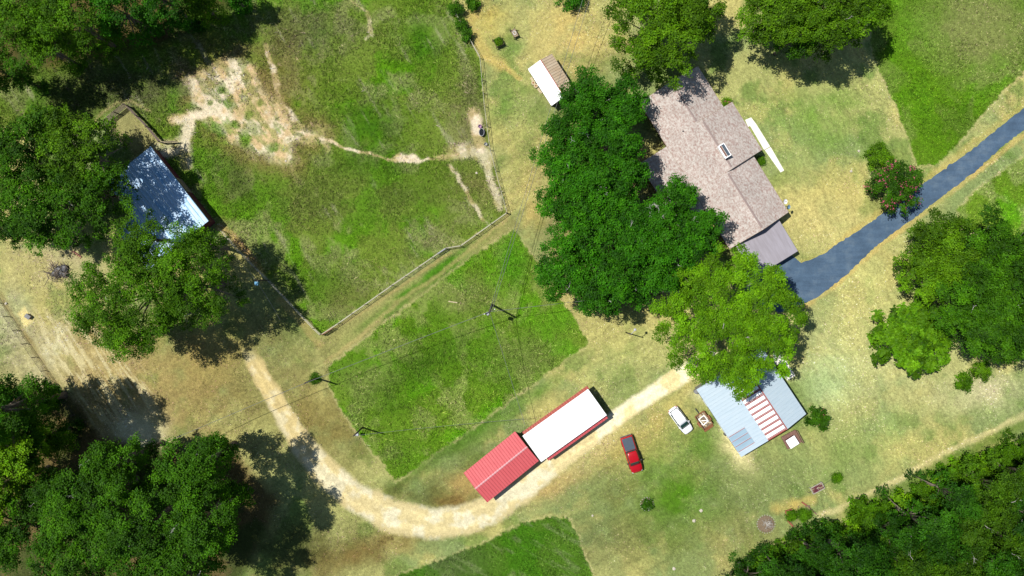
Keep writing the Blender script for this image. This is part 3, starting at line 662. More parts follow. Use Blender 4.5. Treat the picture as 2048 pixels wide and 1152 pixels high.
TREES = [
 # top left wood edge
 ('oak_tree','tree at the very top left corner of the photo',40,30,78,16,'mid',0),('oak_tree','bright tree in the top left wood, second crown along the top edge',135,35,72,16,'mid',0),
 ('oak_tree','dark tree in the top left wood, third crown along the top edge',235,16,62,14,'dark',0),('oak_tree','dark tree in the top left wood, fourth crown along the top edge',325,-5,56,13,'dark',0),
 ('oak_tree','small tree on the left photo edge just below the top left wood',-5,140,48,13,'shade',0),('oak_tree','low tree on the lower edge of the top left wood above the open grass',90,95,48,13,'mid',0),
 ('oak_tree','olive leaved tree at the right end of the top left wood',405,10,34,8,'oak',0),('oak_tree','small tree cut by the top photo edge right of the top left wood',462,-14,30,8,'dark',0),
 # left cluster by the barn
 ('oak_tree','large tree on the left photo edge, topmost of the cluster beside the barn',55,310,92,15,'shade',3),('oak_tree','tree overhanging the upper left side of the blue roofed barn',170,308,84,15,'oak',2),
 ('oak_tree','tree overhanging the west end of the blue roofed barn, nearest to its dappled roof',205,385,68,14,'shade',0),('oak_tree','tree left of the blue roofed barn at the bottom of its cluster',110,420,88,15,'shade',3),
 ('oak_tree','small tree on the left photo edge below the barn cluster, above the brush pile',12,440,62,13,'shade',4),
 ('oak_tree','small tree between the corral and the blue roofed barn cluster',105,260,50,12,'oak',0),
 ('oak_tree','large green tree south of the blue roofed barn with a broad round crown',275,590,120,17,'mid',6),('oak_tree','tree south of the barn whose shadow falls towards the lane corner',385,570,92,16,'mid',2),
 ('oak_tree','tree whose crown hangs over the lower corner of the blue barn roof',295,475,58,13,'mid',0),('oak_tree','small crown at the bottom of the cluster south of the barn',255,672,52,14,'mid',0),
 ('oak_tree','light crown in the right upper part of the cluster south of the barn',405,490,42,12,'mid',0),
 # bottom left
 ('oak_tree','bright green tree on the left photo edge in the bottom left wood',10,915,75,19,'lime',0),('oak_tree','tree at the left of the bottom left wood beside the bright crown',30,1060,80,17,'shade',0),
 ('oak_tree','dark tree of the bottom left wood, topmost on the left photo edge',-30,828,84,22,'shade',2),
 ('oak_tree','tree in the bottom left wood with pale twigs, left of the middle crown',165,1010,84,19,'shade',4),('oak_tree','large middle crown of the bottom left wood',285,1050,98,20,'shade',6),
 ('oak_tree','tree at the top of the bottom left wood beside the pale scalped ground',225,930,58,18,'shade',1),('oak_tree','thin leaved tree at the upper right of the bottom left wood under the power line',385,935,66,19,'shade',4),
 ('oak_tree','tree at the right edge of the bottom left wood, its shadow touching the gravel drive',405,1040,72,20,'shade',3),('oak_tree','tree at the bottom photo edge right of the middle crown of the bottom left wood',360,1140,78,19,'shade',2),
 ('oak_tree','tree at the bottom photo edge left of the middle crown of the bottom left wood',150,1130,78,18,'shade',2),
 ('oak_tree','bright crown on the left photo edge just above the lower left corner',-30,985,70,18,'lime',0),('oak_tree','dim crown between the bright left crown and the middle of the bottom left wood',105,985,50,15,'shade',1),
 ('oak_tree','dim low tree beneath the bright crown on the left photo edge',66,880,54,12,'shade',0),
 ('oak_tree','low dark tree added for the ground shadow at the top of the bottom left wood',38,806,48,10,'dark',0),  # added tree, stands in for dark ground shadow and covers a trunk
 # top right
 ('oak_tree','big round oak at the top photo edge shading the north end of the shingle roof',1312,60,104,14,'oak',0),
 ('oak_tree','smaller crown against the right side of the big round oak at the top edge',1385,15,62,12,'oak',0),
 ('oak_tree','left crown of the tree group at the top edge beside the right hand meadow',1548,22,74,13,'oak',1),('oak_tree','middle crown with bare twigs at the top edge beside the right hand meadow',1640,32,82,14,'oak',6),
 ('oak_tree','right crown with bare white twigs at the top edge against the bright right hand meadow',1722,22,56,13,'oak',5),
 ('oak_tree','low crown hanging over the lawn at the top edge beside the right meadow',1590,72,46,11,'shade',1),
 # centre cluster
 ('shade_tree','small tree overhanging the lower end of the small white shed',1175,200,58,10,'dark',3),('shade_tree','small tree between the small white shed and the corner of the shingle roof',1246,206,46,9,'dark',1),
 ('shade_tree','tree on the left edge of the central grove below the small white shed',1150,285,72,12,'dark',5),('shade_tree','tree in the upper right of the central grove facing the shingle house',1226,280,66,12,'dark',4),
 ('shade_tree','tree at the left bulge of the central grove, halfway down',1133,385,66,12,'dark',3),('shade_tree','tree in the heart of the central grove',1205,385,70,13,'dark',5),
 ('shade_tree','tree of the central grove with a large starburst of bare white twigs',1292,445,58,12,'dark',14),('shade_tree','round crown overlapping the west eave of the shingle roof',1356,398,44,9,'dark',1),
 ('shade_tree','round crown overlapping the south west corner of the shingle roof',1398,462,52,10,'dark',2),('shade_tree','tree of the central grove left of the carport',1330,500,74,12,'dark',5),
 ('shade_tree','lowest left tree of the central grove beside the middle meadow',1128,535,64,12,'dark',4),('shade_tree','lower middle tree of the central grove above the sandy lawn',1212,560,74,13,'dark',5),
 ('shade_tree','lower right tree of the central grove behind the yard light',1295,556,50,11,'dark',2),('shade_tree','inner tree of the central grove between its left edge and the starburst twigs',1165,465,66,13,'dark',3),
 ('shade_tree','inner tree of the central grove right of its heart',1248,480,58,13,'dark',4),
 ('shade_tree','small crown shading the back wing of the shingle house',1268,345,36,10,'dark',0),
 # big bright tree
 ('shade_tree','single large yellow green tree with a round crown over the workshop roof',1453,640,141,13,'bright',9),
 # right cluster
 ('oak_tree','tree at the upper left of the right hand grove beside the asphalt drive',1875,498,72,12,'oak',2),('oak_tree','tree at the top of the right hand grove against the bright grass',1955,500,74,12,'shade',4),
 ('oak_tree','tree at the upper right photo edge of the right hand grove',2030,500,62,12,'shade',2),('oak_tree','left bulge of the right hand grove with dark shaded tips',1855,555,56,11,'oak',2),
 ('oak_tree','tree in the heart of the right hand grove with bare white twigs',1925,590,78,13,'shade',5),('oak_tree','tree on the right photo edge in the middle of the right hand grove',2018,590,80,13,'shade',6),
 ('oak_tree','lower tree of the right hand grove right of the glossy broad leaved tree',1945,664,60,12,'shade',3),('oak_tree','lowest tree of the right hand grove on the photo edge',2025,672,60,13,'shade',3),
 ('oak_tree','lower inner tree of the right hand grove',1980,640,60,13,'shade',2),
]
for i, (nm, lb, px, py, r, ht, pal, dead) in enumerate(TREES):
    lobe = {'dark': 0.95, 'bright': 0.9}.get(pal, 1.05)
    make_tree(nm, lb, px, py, r, ht, pal, 100+i, leaf=0.185 if pal in ('bright', 'mid') else 0.205, dead=(dead if dead > 9 else (dead+1)//2), lobe=lobe, dens=0.6 if (150 < px < 300 and 300 < py < 480) else 0.85 if pal == 'mid' else 1.35 if pal == 'bright' else 1.0,
              jag=0.03 if pal == 'bright' else 0.17, hh=(6.0 if pal == 'bright' else None), deep=(2.2 if px < 470 and (py > 800 or py < 180) else 1.0), low=-0.1 if px < 470 and 450 < py < 700 else -0.25)
make_tree('magnolia_tree', 'low broad leaved glossy bright green tree at the left of the right hand grove', 1818, 678, 74, 7, 'broad', 301, leaf=0.34, lobe=0.8, hh=2.6, dead=2)
make_tree('crape_myrtle', 'crape myrtle with pink flowers at the edge of the asphalt drive', 1788, 374, 52, 4.6, 'shade', 302, leaf=0.2, lobe=0.55, dens=1.3, hh=2.4, flower=0.14, cat='flowering tree')
make_tree('round_shrub', 'clipped round green shrub behind the pink flowered crape myrtle', 1757, 314, 29, 2.6, 'oak', 303, leaf=0.16, lobe=0.45, dens=2.0, hh=1.6, jag=0.05, low=-0.6, cat='shrub')
make_tree('round_shrub', 'round green shrub alone on the lawn below the right hand grove', 1925, 764, 19, 1.6, 'mid', 304, leaf=0.16, lobe=0.4, dens=2.0, hh=1.1, jag=0.12, low=-0.6, cat='shrub')
make_tree('round_shrub', 'round green shrub tucked against the lower edge of the right hand grove', 1961, 741, 20, 1.7, 'oak', 305, leaf=0.16, lobe=0.4, dens=2.0, hh=1.2, jag=0.12, low=-0.6, cat='shrub')
make_tree('round_shrub', 'clipped dark shrub at the top photo edge above the small white shed', 1142, -8, 31, 2.2, 'dark', 306, leaf=0.16, lobe=0.45, dens=2.0, hh=1.6, jag=0.05, low=-0.6, cat='shrub')
make_tree('round_shrub', 'small clipped shrub on the concrete pad beside the workshop', 1560, 741, 13, 1.5, 'mid', 307, leaf=0.14, lobe=0.35, dens=2.2, hh=1.0, jag=0.05, low=-0.7, cat='shrub')
make_tree('rose_bush', 'spiky dark bush with a few pink flowers at the corner of the workshop', 1637, 838, 20, 1.6, 'shade', 308, leaf=0.2, lobe=0.36, dens=0.8, hh=1.1, jag=0.5, flower=0.03, low=-0.5, cat='shrub')
make_tree('small_shrub', 'tiny bush beside the white framed rack on the lawn', 1673, 955, 9, 0.8, 'mid', 309, leaf=0.12, lobe=0.25, dens=2.5, hh=0.5, low=-0.5, cat='shrub')
make_tree('flowering_plant', 'small orange flowered plant in the corner of the shingle house', 1453, 207, 10, 0.8, 'lime', 310, leaf=0.12, lobe=0.25, dens=2.5, hh=0.5, low=-0.5, flower=0.05, cat='plant')
make_tree('small_shrub', 'small shrub at the foot of the front wall beside the white walk', 1521, 322, 8, 0.7, 'mid', 311, leaf=0.12, lobe=0.25, dens=2.5, hh=0.5, low=-0.5, cat='shrub')
make_tree('small_shrub', 'low weeds round the foot of the wooden pole by the gravel drive', 630, 757, 10, 0.5, 'mid', 312, leaf=0.12, lobe=0.3, dens=2.5, hh=0.35, low=-0.5, cat='weeds')
for k, (px, py, r, lb) in enumerate(((922,50,13,'dark bramble on the fence line, middle of the three at the top'),(934,72,10,'dark bramble on the fence line, lowest of the three at the top'),(912,18,15,'dark bramble on the fence line at the top photo edge'),(945,8,14,'bramble on the mown lawn edge right of the fence at the top'))):
    make_tree('bramble', lb, px, py, r, 1.4, 'shade', 320+k, leaf=0.16, lobe=0.4, dens=1.8, hh=1.0, jag=0.25, low=-0.6, cat='shrub')
for k, (px, py, r, lb) in enumerate(((1608,1030,13,'green bush inside the brick edged bed'),(1582,1031,11,'small bush on the left brick edging of the bed'))):
    make_tree('small_shrub', lb, px, py, r, 0.9, 'mid', 330+k, leaf=0.14, lobe=0.3, dens=2.0, hh=0.6, jag=0.25, low=-0.5, cat='shrub')

# pine wood lower right: four built trees, copied
def inpoly(x, y, P_): return sdist(np.array([x*1.0]), np.array([y*1.0]), P_)[0]
rng = random.Random(42); spots = []
tries = 0
while tries < 9000:
    tries += 1
    x = rng.uniform(1440, 2180); y = rng.uniform(830, 1270); s_ = inpoly(x, y, WOODS)
    if s_ < (-46 if x < 1650 else -66) and all(math.hypot(x-a, y-b) > 47 for a, b in spots): spots.append((x, y))
protos = []
for k in range(5):
    pal = ('pine', 'pineb')[k % 2]
    t = make_tree('pine_tree', 'tall pine in the dense wood at the lower right corner', 1024, 576, (44, 50, 40, 46, 52)[k], (12.5, 13, 12, 14, 13.5)[k], pal, 400+k,
                  leaf=0.19, dens=0.9, lobe=1.3, hh=(5.2, 5.6, 5.0, 6, 5.6)[k], deep=1.5, jag=0.3, low=-0.5, dead=1, group='pines of the lower right wood')
    protos.append(t)
for i, (x, y) in enumerate(spots):
    g = W(x, y, 9.0); g.z = 0; rz = rng.uniform(0, 6.28); sc = rng.uniform(0.85, 1.12)
    if i < 5: protos[i].location = g; protos[i].rotation_euler[2] = rz
    else: dup(protos[rng.randrange(5)], g, rz, scale=sc)
# undergrowth along the wood edge
under = [(1700,1040),(1730,1030),(1755,1022),(1660,1050),(1625,1062),(1590,1090),(1560,1108),(1530,1130),(1500,1150),(1800,962),(1835,945),(1862,928),(1890,916),(1915,900),(1945,892),(1770,985),(1745,1000),(1880,950),(1850,965),(1930,930),(1965,920),(2000,935),(1985,890),(2015,868),(1745,985),(1720,1003)]
ub = None
for i, (x, y) in enumerate(under):
    if x > 1735: x += 10; y += 40
    elif x > 1610: y += 18
    if i < 3:
        o = make_tree('undergrowth_bush', 'leafy bush in the undergrowth along the edge of the pine wood', x, y, (22, 26, 19)[i], 2.6+0.4*i, ('lime', 'mid', 'oak')[i], 450+i, leaf=0.22, lobe=0.6, dens=1.3, hh=1.8, jag=0.25, low=-0.6, cat='shrub', group='bushes along the pine wood edge')
        ub = (ub or [])+[o]
    else:
        g = W(x, y, 2); g.z = 0; dup(ub[rng.randrange(3)] if x > 1740 else ub[1+rng.randrange(2)], g, rng.uniform(0, 6), scale=rng.uniform(0.8, 1.25))

# ------------------------------------------------------------------ buildings
def frame(A, B, D, z):
    """local frame from roof corner pixels A->B (along ridge) and D (across)"""
    a, b, d = W(*A, z), W(*B, z), W(*D, z)
    u = (b-a); L_ = u.length; u.normalize(); v = Vector((-u.y, u.x, 0)); wd = (d-a).dot(v)
    return a, u, v, L_, wd
def slope(mb, x0, x1, y0, z0, y1, z1, th=0.06, rib=0.3, rh=0.06, rw=0.12):
    """roof plane from (y0,z0) to (y1,z1), ribs running down it"""
    mb.add([(x0,y0,z0),(x1,y0,z0),(x1,y1,z1),(x0,y1,z1),(x0,y0,z0-th),(x1,y0,z0-th),(x1,y1,z1-th),(x0,y1,z1-th)],
           [(0,1,2,3) if y1 > y0 else (3,2,1,0),(4,7,6,5),(0,4,5,1),(1,5,6,2),(2,6,7,3),(3,7,4,0)])
    if rib:
        n = max(1, int((x1-x0)/rib))
        for i in range(n+1):
            x = x0+rw/2+(x1-x0-rw)*i/n
            a, b, hz_ = rw/2, rw*0.22, rh
            vs = []
            for (yy, zz) in ((y0, z0), (y1, z1)):
                vs += [(x-a, yy, zz+0.001), (x-b, yy, zz+hz_), (x+b, yy, zz+hz_), (x+a, yy, zz+0.001)]
            mb.add(vs, [(0,4,5,1),(1,5,6,2),(2,6,7,3),(0,1,2,3),(7,6,5,4)])
    return mb
def gable_walls(x0, x1, y0, y1, ze, yr, zr):
    return MB().add([(x0,y0,0),(x1,y0,0),(x1,y1,0),(x0,y1,0),(x0,y0,ze),(x1,y0,ze),(x1,y1,ze),(x0,y1,ze),(x0,yr,zr),(x1,yr,zr)],
                    [(0,1,5,4),(2,3,7,6),(1,2,6,9,5),(3,0,4,8,7)])
def window(parent, x, y, z, w_, h_, nrm, m=None):
    """window on a wall facing local +-y or +-x"""
    fr = MB(); pn = MB(); t = 0.06
    if nrm in ('y', '-y'):
        s_ = 1 if nrm == 'y' else -1; y0, y1 = sorted((y, y+s_*t)); yp = sorted((y+s_*0.005, y+s_*0.03))
        for a in ((x-w_/2-.07, x+w_/2+.07, z-.07, z), (x-w_/2-.07, x+w_/2+.07, z+h_, z+h_+.07), (x-w_/2-.07, x-w_/2, z, z+h_), (x+w_/2, x+w_/2+.07, z, z+h_), (x-.02, x+.02, z, z+h_)):
            fr.box(a[0], a[1], y0, y1, a[2], a[3])
        pn.box(x-w_/2, x+w_/2, yp[0], yp[1], z, z+h_)
    else:
        s_ = 1 if nrm == 'x' else -1; y0, y1 = sorted((x, x+s_*t)); yp = sorted((x+s_*0.005, x+s_*0.03))
        for a in ((y-w_/2-.07, y+w_/2+.07, z-.07, z), (y-w_/2-.07, y+w_/2+.07, z+h_, z+h_+.07), (y-w_/2-.07, y-w_/2, z, z+h_), (y+w_/2, y+w_/2+.07, z, z+h_), (y-.02, y+.02, z, z+h_)):
            fr.box(y0, y1, a[0], a[1], a[2], a[3])
        pn.box(yp[0], yp[1], y-w_/2, y+w_/2, z, z+h_)
    f = obj('window', fr, M['trim'], parent); obj('pane', pn, M['glass'], f)
def door(parent, x, y, w_, h_, nrm, m):
    s_ = 1 if nrm in ('y', 'x') else -1
    mb = MB(); hb = MB()
    if nrm in ('y', '-y'):
        y0, y1 = sorted((y+s_*0.003, y+s_*0.07)); mb.box(x-w_/2, x+w_/2, y0, y1, 0.05, h_); hb.box(x+w_/2-.18, x+w_/2-.1, *sorted((y+s_*.07, y+s_*.13)), h_*.48, h_*.52)
    else:
        y0, y1 = sorted((x+s_*0.003, x+s_*0.07)); mb.box(y0, y1, y-w_/2, y+w_/2, 0.05, h_); hb.box(*sorted((x+s_*.07, x+s_*.13)), y+w_/2-.18, y+w_/2-.1, h_*.48, h_*.52)
    d = obj('door', mb, m, parent); obj('handle', hb, M['chrome'], d)

def gable(name, label, cat, A, B, D, ze, zr, m1, m2, mw, rib=0.3, ov=0.35, ridge=None, yr=None, cap=0.2):
    a, u, v, L_, wd = frame(A, B, D, ze)
    if wd < 0: raise ValueError(name)
    t = thing(name, label, cat, (a.x, a.y, 0), math.atan2(u.y, u.x))
    yr = wd/2 if yr is None else yr*wd
    zov1 = ze
    obj('roof', slope(MB(), 0, L_, 0, ze, yr, zr, rib=rib), m1, t)
    obj('roof', slope(MB(), 0, L_, wd, ze, yr, zr, rib=rib), m2, t)
    k1 = (zr-ze)/yr
    obj('wall', gable_walls(ov, L_-ov, ov, wd-ov, ze+k1*ov-0.09, yr, zr-0.1), mw, t)
    if ridge:
        mb = MB(); s1 = (zr-ze)/yr; s2 = (zr-ze)/(wd-yr); h_ = 0.05
        mb.add([(-.02,yr-cap,zr-cap*s1+h_),(L_+.02,yr-cap,zr-cap*s1+h_),(L_+.02,yr,zr+h_+.01),(-.02,yr,zr+h_+.01),(-.02,yr+cap,zr-cap*s2+h_),(L_+.02,yr+cap,zr-cap*s2+h_)],
               [(0,1,2,3),(3,2,5,4)])
        obj('ridge_cap', mb, ridge, t)
    return t, L_, wd

# blue roofed barn (left). A->B along ridge
t, L_, wd = gable('barn', 'old barn with a dappled metal roof tinted blue for shade and dark red walls', 'barn', (330,514), (420,442), (198,374), 2.6, 3.5, M['galv'], M['galv'], M['purple_wall'], rib=0.36, ov=0.12, ridge=None) if False else (None, 0, 0)
a, u, v, L_, wd = frame((330,514), (420,442), (198,374), 2.8)
t = thing('barn', 'old barn with a dappled metal roof tinted blue for shade and dark red walls', 'barn', (a.x, a.y, 0), math.atan2(u.y, u.x))
# roof pitches toward the north east, ribs run down it
obj('roof', slope(MB(), 0, L_, 0, 3.3, wd, 2.6, rib=0.62, rh=0.09, rw=0.16), M['galv'], t)
obj('wall', MB().add([(.12,.12,0),(L_-.12,.12,0),(L_-.12,wd-.12,0),(.12,wd-.12,0),(.12,.12,3.2),(L_-.12,.12,3.2),(L_-.12,wd-.12,2.5),(.12,wd-.12,2.5)],
    [(0,1,5,4),(1,2,6,5),(2,3,7,6),(3,0,4,7)]), M['purple_wall'], t)
obj('lean_to', slope(MB(), -3.3, -0.06, 0.2, 2.4, wd*0.55, 2.2, rib=0.34), M['galv'], t)
mbp = MB()
for yy in (0.4, wd*0.28, wd*0.53): mbp.tube([(-3.1, yy, 0), (-3.1, yy, 2.2)], [0.08, 0.08], 6)
obj('post', mbp, M['wood'], t)
door(t, L_-.12, wd*0.5, 2.6, 2.2, 'x', M['wood']); window(t, L_*0.5, .12, 1.2, 0.9, 0.8, '-y')

# red roofed shed
t, L_, wd = gable('red_shed', 'shed with a bright red ribbed metal gable roof and pale ridge', 'shed', (974.5,1005), (1078,921.4), (927,946), 2.5, 3.15, M['red_sheet'], M['red_sheet'], M['red_wall'], rib=0.44, ridge=M['ridge_pink'], cap=0.13)
window(t, L_*0.3, .35, 1.1, 0.9, 0.8, '-y'); door(t, L_*0.65, .35, 1.8, 2.1, '-y', M['white'])
# long shed with flat white roof over red lean-tos
a, u, v, L_, wd = frame((1082.4,924.3), (1213.8,830.4), (1045.6,871), 3.1)
t = thing('long_shed', 'long shed with a blank white metal roof above narrow red side roofs', 'shed', (a.x, a.y, 0), math.atan2(u.y, u.x))
obj('roof', slope(MB(), 0, L_, 0, 3.0, wd, 3.2, rib=0.5, rh=0.05, rw=.12), M['white_sheet'], t)
obj('wall', MB().add([(.2,.2,0),(L_-.2,.2,0),(L_-.2,wd-.2,0),(.2,wd-.2,0),(.2,.2,2.9),(L_-.2,.2,2.9),(L_-.2,wd-.2,3.1),(.2,wd-.2,3.1)],
    [(0,1,5,4),(1,2,6,5),(2,3,7,6),(3,0,4,7)]), M['red_wall'], t)
obj('side_roof', slope(MB(), 0.9, L_-0.1, -0.62, 2.2, 0.19, 2.45, rib=0.44), M['red_sheet'], t)
obj('side_roof', slope(MB(), 0.2, L_+0.15, wd+0.35, 2.4, wd-0.19, 2.55, rib=0.44), M['rust_red'], t)
door(t, L_*0.25, .2, 2.4, 2.0, '-y', M['white']); door(t, L_*0.7, .2, 2.4, 2.0, '-y', M['white'])
mbp = MB()
for xx in (1.0, L_*0.5, L_-0.25): mbp.tube([(xx, -0.55, 0), (xx, -0.55, 2.12)], [0.05, 0.05], 6)
obj('post', mbp, M['red_wall'], t)
# small white shed, two-tone roof
t, L_, wd = gable('small_shed', 'small gabled shed with one white and one tan striped roof slope', 'shed', (1101,211), (1055.7,138), (1152,178), 2.2, 3.0, M['white_sheet'], M['tan_sheet'], M['tan_wall'], rib=0.4, ov=0.3, ridge=M['rust_red'], cap=0.035) if False else (None,0,0)
a, u, v, L_, wd = frame((1103,212), (1055.7,138), (1149.5,177), 2.2)
if wd < 0:
    a, u, v, L_, wd = frame((1055.7,138), (1103,212), (1103,106), 2.2)
t = thing('small_shed', 'small gabled shed with one white and one tan striped roof slope', 'shed', (a.x, a.y, 0), math.atan2(u.y, u.x))
flip = (W(1103,106,2.2)-W(1055.7,138,2.2)).dot(v) > 0
yr = wd*0.52
obj('roof', slope(MB(), 0, L_, 0, 2.2, yr, 2.9, rib=0.4), M['white_sheet'], t)
obj('roof', slope(MB(), 0, L_, wd, 2.2, yr, 2.9, rib=0.4), M['tan_sheet'], t)
obj('wall', gable_walls(.3, L_-.3, .3, wd-.3, 2.3, yr, 2.8), M['tan_wall'], t)
obj('ridge_cap', MB().box(-.02, L_+.02, yr-.05, yr+.05, 2.87, 2.96), M['rust_red'], t)
door(t, .3, wd/2, 1.2, 1.9, '-x', M['wood'])

# workshop: main roof, ridge nearer the right
a, u, v, L_, wd = frame((1614,828.6), (1524,693), (1482,912.5), 3.0)
if wd < 0: raise ValueError('workshop')
t = thing('workshop', 'wide workshop with a pale blue metal roof, red ridge and red striped skylights', 'workshop', (a.x, a.y, 0), math.atan2(u.y, u.x))
yr = wd*0.33; ZE, ZR = 2.7, 3.7
obj('roof', slope(MB(), 0, L_, 0, ZE, yr, ZR, rib=0.5, rh=0.03, rw=.1), M['blue_white'], t)
s_ = (ZR-ZE)/(wd-yr)
obj('roof', slope(MB(), 0, L_, wd, ZE, yr, ZR, rib=0.5, rh=0.03, rw=.1), M['blue_white'], t)
obj('wall', gable_walls(.25, L_-.25, .25, wd-.25, ZE-.05, yr, ZR-.12), M['grey_wall'], t)
obj('ridge_cap', MB().box(0, L_, yr-.07, yr+.07, ZR-.02, ZR+.06), M['rust_red'], t)
def on_slope(y): return ZR-(y-yr)*s_
def strip(mb, x, w_, y0, y1, h0=0.024, h1=0.05):
    mb.add([(x-w_/2,y0,on_slope(y0)+h1),(x+w_/2,y0,on_slope(y0)+h1),(x+w_/2,y1,on_slope(y1)+h1),(x-w_/2,y1,on_slope(y1)+h1),
            (x-w_/2,y0,on_slope(y0)),(x+w_/2,y0,on_slope(y0)),(x+w_/2,y1,on_slope(y1)),(x-w_/2,y1,on_slope(y1))],
           [(0,1,2,3),(0,4,5,1),(1,5,6,2),(2,6,7,3),(3,7,4,0)])
y0s, y1s = yr+0.12, yr+3.1
NS = 13
for k in range(NS):
    x = 0.10+k*0.86
    if x > L_-0.3: break
    mb = MB(); strip(mb, x+0.0, 0.15, y0s, y1s, h1=0.07); strip(mb, x+0.20, 0.11, y0s, y1s, h1=0.07); obj('red_batten', mb, M['rust_red'], t)
    if x+0.9 < L_:
        mb = MB(); strip(mb, x+0.53, 0.56, y0s+0.05, y1s-0.02, h1=0.06); obj('skylight_panel', mb, M['white_sheet'], t)
for k in range(4):
    x = 0.85+k*0.86
    mb = MB(); strip(mb, x-0.40, 0.72, wd-2.75, wd-0.05, h1=0.05); 
    if k: obj('skylight_panel', mb, M['clear_panel'], t)
    mb = MB(); strip(mb, x, 0.055, wd-2.75, wd-0.05, h1=0.068); obj('red_batten', mb, M['rust_red'], t)
door(t, L_*0.35, wd-.25, 3.0, 2.3, 'y', M['white']); door(t, L_*0.75, wd-.25, 1.0, 2.1, 'y', M['white'])
window(t, L_*0.3, .25, 1.1, 1.2, 1.0, '-y'); window(t, .25, wd*.5, 1.1, 1.2, 1.0, '-x')

# house: u runs from the north gable to the south gable
o0 = W(1344, 164, 3.2); ud = Vector((0.53, -0.848, 0)).normalized()
hs = thing('house', 'long ranch house with a mottled pinkish grey shingle roof and front wing', 'house', (o0.x, o0.y, 0), math.atan2(ud.y, ud.x))
k_ = S*(1-2.9/H)            # roof pixels to metres; local y points to photo upper right
def roofsec(u0, u1, v0, v1, ze, zr):
    x0, x1, y0, y1 = u0*k_, u1*k_, v0*k_, v1*k_; yr = (y0+y1)/2
    mb = MB(); th = 0.14
    for (ya, za, yb, zb) in ((y0, ze, yr, zr), (y1, ze, yr, zr)):
        mb.add([(x0,ya,za),(x1,ya,za),(x1,yb,zb),(x0,yb,zb)], [(0,1,2,3) if yb > ya else (3,2,1,0)])
    mb.add([(x0,y0,ze-th),(x1,y0,ze-th),(x1,y1,ze-th),(x0,y1,ze-th)], [(3,2,1,0)])
    return mb, (x0, x1, y0, y1, yr)
pitch = (4.5-2.7)/(68.5*k_)
def fascia(b, ze, zr, par):
    x0, x1, y0, y1, yr = b; mb = MB()
    mb.box(x0, x1, y0-.04, y0, ze-.2, ze-.01); mb.box(x0, x1, y1, y1+.04, ze-.2, ze-.01)
    for xa in (x0-.03, x1):
        for ya in (y0, y1):
            mb.add([(xa,ya,ze-.16),(xa+.03,ya,ze-.16),(xa+.03,yr,zr-.16),(xa,yr,zr-.16),(xa,ya,ze-.012),(xa+.03,ya,ze-.012),(xa+.03,yr,zr-.012),(xa,yr,zr-.012)],
                   [(0,3,2,1),(4,5,6,7),(0,1,5,4),(2,3,7,6),(0,4,7,3),(1,2,6,5)])
    obj('fascia', mb, M['wood'], par)
secs = [(0, 97, -75, 63), (97, 210, -75, 83), (210, 344, -77, 62)]
for i, (u0, u1, v0, v1) in enumerate(secs):
    zr = 2.7+pitch*(v1-v0)/2*k_
    mb, b = roofsec(u0, u1, v0, v1, 2.7, zr); r = obj('roof', mb, M['shingle'], hs); fascia(b, 2.7, zr, hs)
    x0, x1, y0, y1, yr = b
    obj('ridge_cap', MB().add([(x0+.3,yr-.15,zr-.15*pitch+.03),(x1-.3,yr-.15,zr-.15*pitch+.03),(x1-.3,yr,zr+.03),(x0+.3,yr,zr+.03),(x0+.3,yr+.15,zr-.15*pitch+.03),(x1-.3,yr+.15,zr-.15*pitch+.03)],
        [(0,1,2,3),(3,2,5,4)]), M['ridge_dark'], r)
    i0 = 0.45 if i == 0 else 0.02; i1 = 0.45 if i == 2 else 0.02
    obj('wall', gable_walls(x0+i0, x1-i1, y0+.5, y1-.5 if i != 1 else y1-1.9, 2.62, yr, zr-.2), M['brick_wall'], hs)
# back wing shed roof
mb = slope(MB(), 103*k_, 250*k_, -139*k_, 2.25, -75.2*k_, 2.68, rib=0); obj('roof', mb, M['shingle'], hs)
obj('wall', MB().box(108*k_, 246*k_, -134*k_, -69.5*k_, 0, 2.2), M['brick_wall'], hs)
for xx in (20, 70, 240, 320): window(hs, xx*k_, (63 if xx < 100 else 62)*k_-.5, 1.0, 1.3, 1.2, 'y')
for xx in (20, 60, 250, 310): window(hs, xx*k_, -75*k_+.48, 1.0, 1.3, 1.2, '-y') if False else None
door(hs, 150*k_, 83*k_-1.9, 1.0, 2.1, 'y', M['white'])
mbp = MB()
for xx in (100, 150, 206): mbp.box(xx*k_-.07, xx*k_+.07, 83*k_-.45, 83*k_-.31, 0, 2.55)
obj('porch_post', mbp, M['trim'], hs)
# roof vent pipe
zz = 4.1
obj('vent_pipe', MB().tube([(95*k_, -36*k_, 3.4), (95*k_, -36*k_, 4.05)], [0.07, 0.07], 8), M['black'], hs)
# chimney
cp = hs.matrix_world if False else None
cx_, cy_ = 172*k_, 6*k_
ch = obj('chimney', MB().box(cx_-.95, cx_+.95, cy_-.42, cy_+.42, 3.6, 5.45), M['trim'], hs)
mbr = MB(); x0, x1, y0, y1 = cx_-1.05, cx_+1.05, cy_-.52, cy_+.52
mbr.box(x0, x1, y0, y0+.2, 5.45, 5.6); mbr.box(x0, x1, y1-.1, y1, 5.45, 5.6); mbr.box(x0, x0+.14, y0+.2, y1-.1, 5.45, 5.6); mbr.box(x1-.14, x1, y0+.2, y1-.1, 5.45, 5.6)
obj('chimney_rim', mbr, M['white'], ch)
obj('flue_cover', MB().box(cx_-.85, cx_+.85, cy_-.28, cy_-.02, 5.46, 5.54), M['brown_deck'], ch)
obj('flue_cap', MB().box(cx_-.88, cx_+.9, cy_+.04, cy_+.40, 5.46, 5.66), M['tonneau'], ch)
